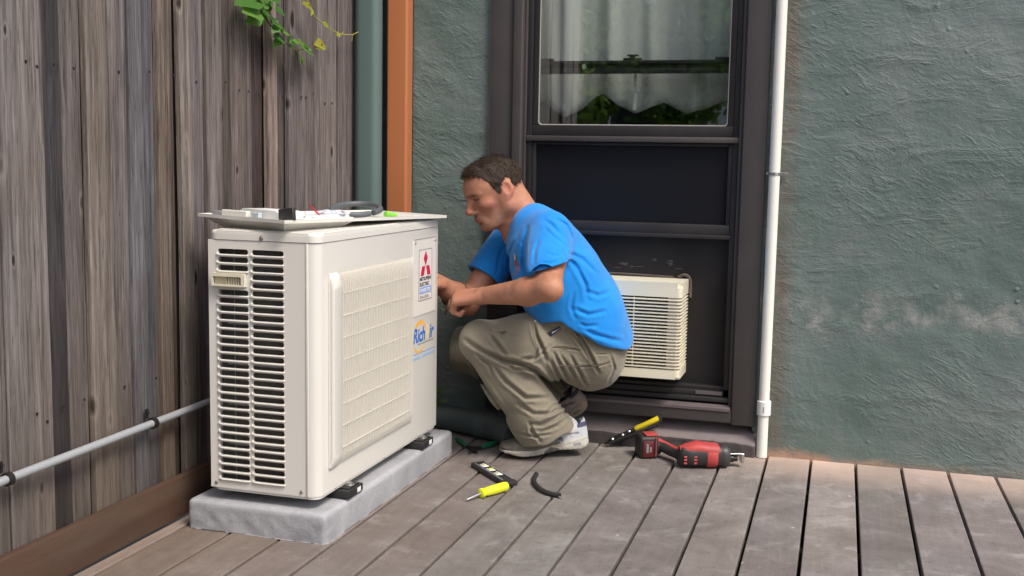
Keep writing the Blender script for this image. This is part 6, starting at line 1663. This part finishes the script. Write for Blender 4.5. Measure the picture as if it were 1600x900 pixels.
# ------------------------------------------------------------------ screwdriver
sdv = thing('screwdriver', (-0.89, -0.71, 0), 'screwdriver with a fat neon yellow handle lying beside the spirit level', 'screwdriver')
s0 = Vector(PZ(726, 781, 0.006)); s1 = Vector(PZ(751, 771, 0.013)); s2 = Vector(PZ(792, 759, 0.0145)); sx = (s2 - s1).normalized()
s0 = s1 - sx * 0.052; s0.z = 0.006
tube('shaft', [s0, s0 * 0.85 + s1 * 0.15, s0 * 0.75 + s1 * 0.25, s1 + sx * 0.004], [0.0016, 0.0026, 0.0034, 0.0034], M['steel'], sdv, 10)
L2 = (s2 - s1).length
bm = newbm(); n = 24
pr = [(0, 0.0105), (0.002, 0.0135), (0.008, 0.0135), (0.014, 0.0100), (0.022, 0.0125), (0.05, 0.0138), (L2 - 0.01, 0.0138), (L2 - 0.003, 0.0125), (L2, 0.0090)]
rings = []; sd1 = sx.orthogonal().normalized(); sd2 = sx.cross(sd1)
for d, r in pr:
    rings.append([bm.verts.new(s1 + sx * d + (sd1 * math.cos(2 * math.pi * k / n) + sd2 * math.sin(2 * math.pi * k / n)) * r * ((1 - 0.10 * (0.5 + 0.5 * math.cos(6 * 2 * math.pi * k / n))) if 0.018 < d < L2 - 0.002 else 1)) for k in range(n)])
for a, b in zip(rings, rings[1:]):
    for k in range(n): bm.faces.new((a[k], a[(k + 1) % n], b[(k + 1) % n], b[k]))
bm.faces.new(rings[0]); bm.faces.new(rings[-1][::-1]); auto_smooth(obj('handle', bm, M['neon'], sdv), 50)

# ------------------------------------------------------------------ offcut of foam pipe sleeve, green pliers
hp = [PZ(838, 741, 0.007), PZ(834.5, 748, 0.007), PZ(836, 756, 0.007), PZ(845, 765, 0.007), PZ(858, 771, 0.007), PZ(875, 774.5, 0.007)]
hs = thing('hose_offcut', tuple(hp[3] * np.array([1, 1, 0])), 'short curved offcut of black rubber hose lying on the deck', 'hose')
tube('hose', curve_pts(hp, 20), 0.0072, M['rubber'], hs, 14)
e0 = Vector(hp[-1]); e1 = (Vector(hp[-1]) - Vector(hp[-2])).normalized(); tube('cut_flap', [e0 - e1 * 0.006 + Vector((0, -0.004, -0.002)), e0 + e1 * 0.012 + Vector((0.0, -0.008, -0.004))], [0.003, 0.0012], M['greyplastic'], hs, 6)
gp = thing('green_pliers', (-1.08, -0.27, 0), 'small pliers with dark green grips lying open by the end of the concrete pad', 'pliers')
g0, g1, g2 = Vector(PZ(714, 686, 0.010)), Vector(PZ(729, 697, 0.009)), Vector(PZ(739, 701, 0.009)); g3, g4 = Vector(PZ(752, 699, 0.010)), Vector(PZ(775, 691, 0.011))
tube('grip', [g0, g0 * 0.5 + g1 * 0.5 + Vector((0, 0.003, 0)), g1], [0.007, 0.0085, 0.006], M['greengrip'], gp, 12)
tube('grip', [g4, g4 * 0.5 + g3 * 0.5 + Vector((0, -0.003, 0)), g3], [0.007, 0.0085, 0.006], M['greengrip'], gp, 12)
tube('jaw', [g1, g2, Vector(PZ(746, 708, 0.008))], [0.005, 0.008, 0.002], M['darkmetal'], gp, 10)
tube('jaw', [g3, g2 + Vector((0.003, 0, 0.001)), Vector(PZ(733, 708, 0.008))], [0.005, 0.008, 0.002], M['darkmetal'], gp, 10)

# ------------------------------------------------------------------ creeper hanging over the fence
vn = thing('vine', (-1.56, -0.62, 1.30), 'leafy green creeper hanging over the top boards of the fence', 'creeper')
FXv = -1.548
V_ = lambda x, y, d=0.0: Vector(X3(x, y, FXv + d))
def X3(px, py, xx):
    d = ray(px, py); t = (xx - CO[0]) / d[0]; return CO + d * t
Zv = lambda u, w_: (360 + u / 6.667, w_ / 6.667)
st1 = [Zv(340, -60), Zv(330, 60), Zv(370, 180), Zv(430, 280), Zv(510, 380), Zv(600, 470), Zv(700, 520), Zv(820, 500), Zv(960, 470)]
tube('stem', curve_pts([V_(*q) for q in st1], 40), np.linspace(0.0026, 0.0010, 41), M['stem'], vn, 6)
st2 = [Zv(780, -40), Zv(830, 60), Zv(880, 170), Zv(960, 240), Zv(1070, 320), Zv(1160, 355), Zv(1270, 360), Zv(1340, 330), Zv(1430, 325)]
tube('stem', curve_pts([V_(*q) for q in st2], 40), np.linspace(0.0022, 0.0008, 41), M['stem_young'], vn, 6)
for a, b in (((1270, 360), (1265, 430)), ((1160, 355), (1130, 390)), ((1160, 355), (1175, 330))):
    tube('tendril', [V_(*Zv(*a)), V_(*Zv(*b))], 0.0008, M['stem_young'], vn, 5)
def leaf_me(nm, mat):
    vs, fs = [], []
    prof = [(0, 0.0), (0.10, 0.20), (0.28, 0.33), (0.48, 0.34), (0.68, 0.24), (0.85, 0.11), (1.0, 0.0)]
    for i, (t, w) in enumerate(prof):
        ser = 1 + (0.10 if i % 2 else -0.05)
        zc = -0.16 * t * t
        vs += [(t, -w * ser, zc + 0.10 * w * 2 * 0.5), (t, 0, zc - 0.02), (t, w * ser, zc + 0.10 * w * 2 * 0.5)]
    for i in range(len(prof) - 1):
        fs += [(i * 3, i * 3 + 1, i * 3 + 4, i * 3 + 3), (i * 3 + 1, i * 3 + 2, i * 3 + 5, i * 3 + 4)]
    me = mesh(nm, vs, fs); me.materials.append(mat)
    for p in me.polygons: p.use_smooth = True
    return me
lm, ly = leaf_me('leaf', M['leaf']), leaf_me('leaf', M['leaf_young'])
lr = np.random.default_rng(21)
# base (u, v), tip (u, v), young
LV = [((305, 130), (155, 90)), ((320, 140), (185, 225)), ((330, 150), (440, 250)), ((335, 130), (470, 180)), ((330, 20), (300, -40)), ((330, 60), (320, -10)), ((340, 50), (430, -20)), ((400, 20), (470, 45)), ((420, 60), (410, 120)), ((350, 110), (440, 130)),
      ((470, 70), (575, 160)), ((450, 90), (420, 30)), ((430, 240), (580, 255)), ((450, 250), (520, 215)), ((440, 270), (540, 290)), ((500, 270), (435, 335)), ((530, 400), (445, 495)), ((520, 390), (460, 400)), ((560, 420), (470, 360)), ((610, 430), (700, 525)), ((640, 420), (740, 450)), ((620, 450), (660, 410)),
      ((720, 540), (775, 640)), ((740, 490), (860, 500)), ((770, 480), (830, 480)), ((800, 500), (850, 530)), ((380, -10), (450, -60)), ((300, 5), (80, -5)), ((430, 10), (520, -30)), ((360, 90), (400, 40)), ((460, 190), (500, 250)), ((540, 340), (600, 300))]
for b_, t_ in LV:
    a = V_(*Zv(*b_), lr.uniform(0.0, 0.018)); c = V_(*Zv(*t_), lr.uniform(0.0, 0.035)); L_ = (c - a).length
    x = (c - a).normalized(); nrm = Vector((0.8 + lr.uniform(-0.3, 0.2), -0.3 + lr.uniform(-0.4, 0.4), 0.5 + lr.uniform(-0.3, 0.5)))
    y = nrm.cross(x).normalized(); z = x.cross(y)
    o = link('leaf', lm, vn); o.matrix_local = Matrix.Translation(a - ORG[vn]) @ Matrix(((x.x, y.x, z.x, 0), (x.y, y.y, z.y, 0), (x.z, y.z, z.z, 0), (0, 0, 0, 1))) @ Matrix.Diagonal((L_, L_ * lr.uniform(0.85, 1.15), L_, 1))
for b_, t_ in [((800, 60), (770, 30)), ((820, 70), (835, 30)), ((845, 90), (850, 150)), ((840, 80), (800, 45)), ((960, 240), (1030, 270)), ((980, 470), (910, 450)), ((960, 465), (920, 490)), ((970, 470), (995, 490)), ((960, 470), (965, 440)), ((1130, 340), (1120, 365))]:
    a = V_(*Zv(*b_), 0.004); c = V_(*Zv(*t_), 0.012); L_ = (c - a).length * 1.15; x = (c - a).normalized(); nrm = Vector((0.9, -0.3, 0.4)); y = nrm.cross(x).normalized(); z = x.cross(y)
    o = link('leaf', ly, vn); o.matrix_local = Matrix.Translation(a - ORG[vn]) @ Matrix(((x.x, y.x, z.x, 0), (x.y, y.y, z.y, 0), (x.z, y.z, z.z, 0), (0, 0, 0, 1))) @ Matrix.Diagonal((L_, L_ * 0.8, L_, 1))
# small weed behind the unit
wd = thing('weed', tuple(P(690, 620, -0.05) * np.array([1, 1, 0])), 'small green weed growing behind the far end of the outdoor unit', 'weed')
w0 = Vector(P(688, 632, -0.06)); 
tube('stem', [Vector((w0.x, w0.y, 0.0)), w0 + Vector((0.0, 0, 0.06))], 0.0015, M['stem'], wd, 5)
for k in range(9):
    a = w0 + Vector((0, 0, 0.008 * k - 0.02)); an = lr.uniform(0, 6.28); x = Vector((math.cos(an), math.sin(an) * 0.6, lr.uniform(-0.2, 0.6))).normalized(); y = Vector((0, -0.5, 1)).cross(x).normalized(); z = x.cross(y); L_ = lr.uniform(0.018, 0.030)
    o = link('leaf', lm, wd); o.matrix_local = Matrix.Translation(a - ORG[wd]) @ Matrix(((x.x, y.x, z.x, 0), (x.y, y.y, z.y, 0), (x.z, y.z, z.z, 0), (0, 0, 0, 1))) @ Matrix.Diagonal((L_, L_, L_, 1))
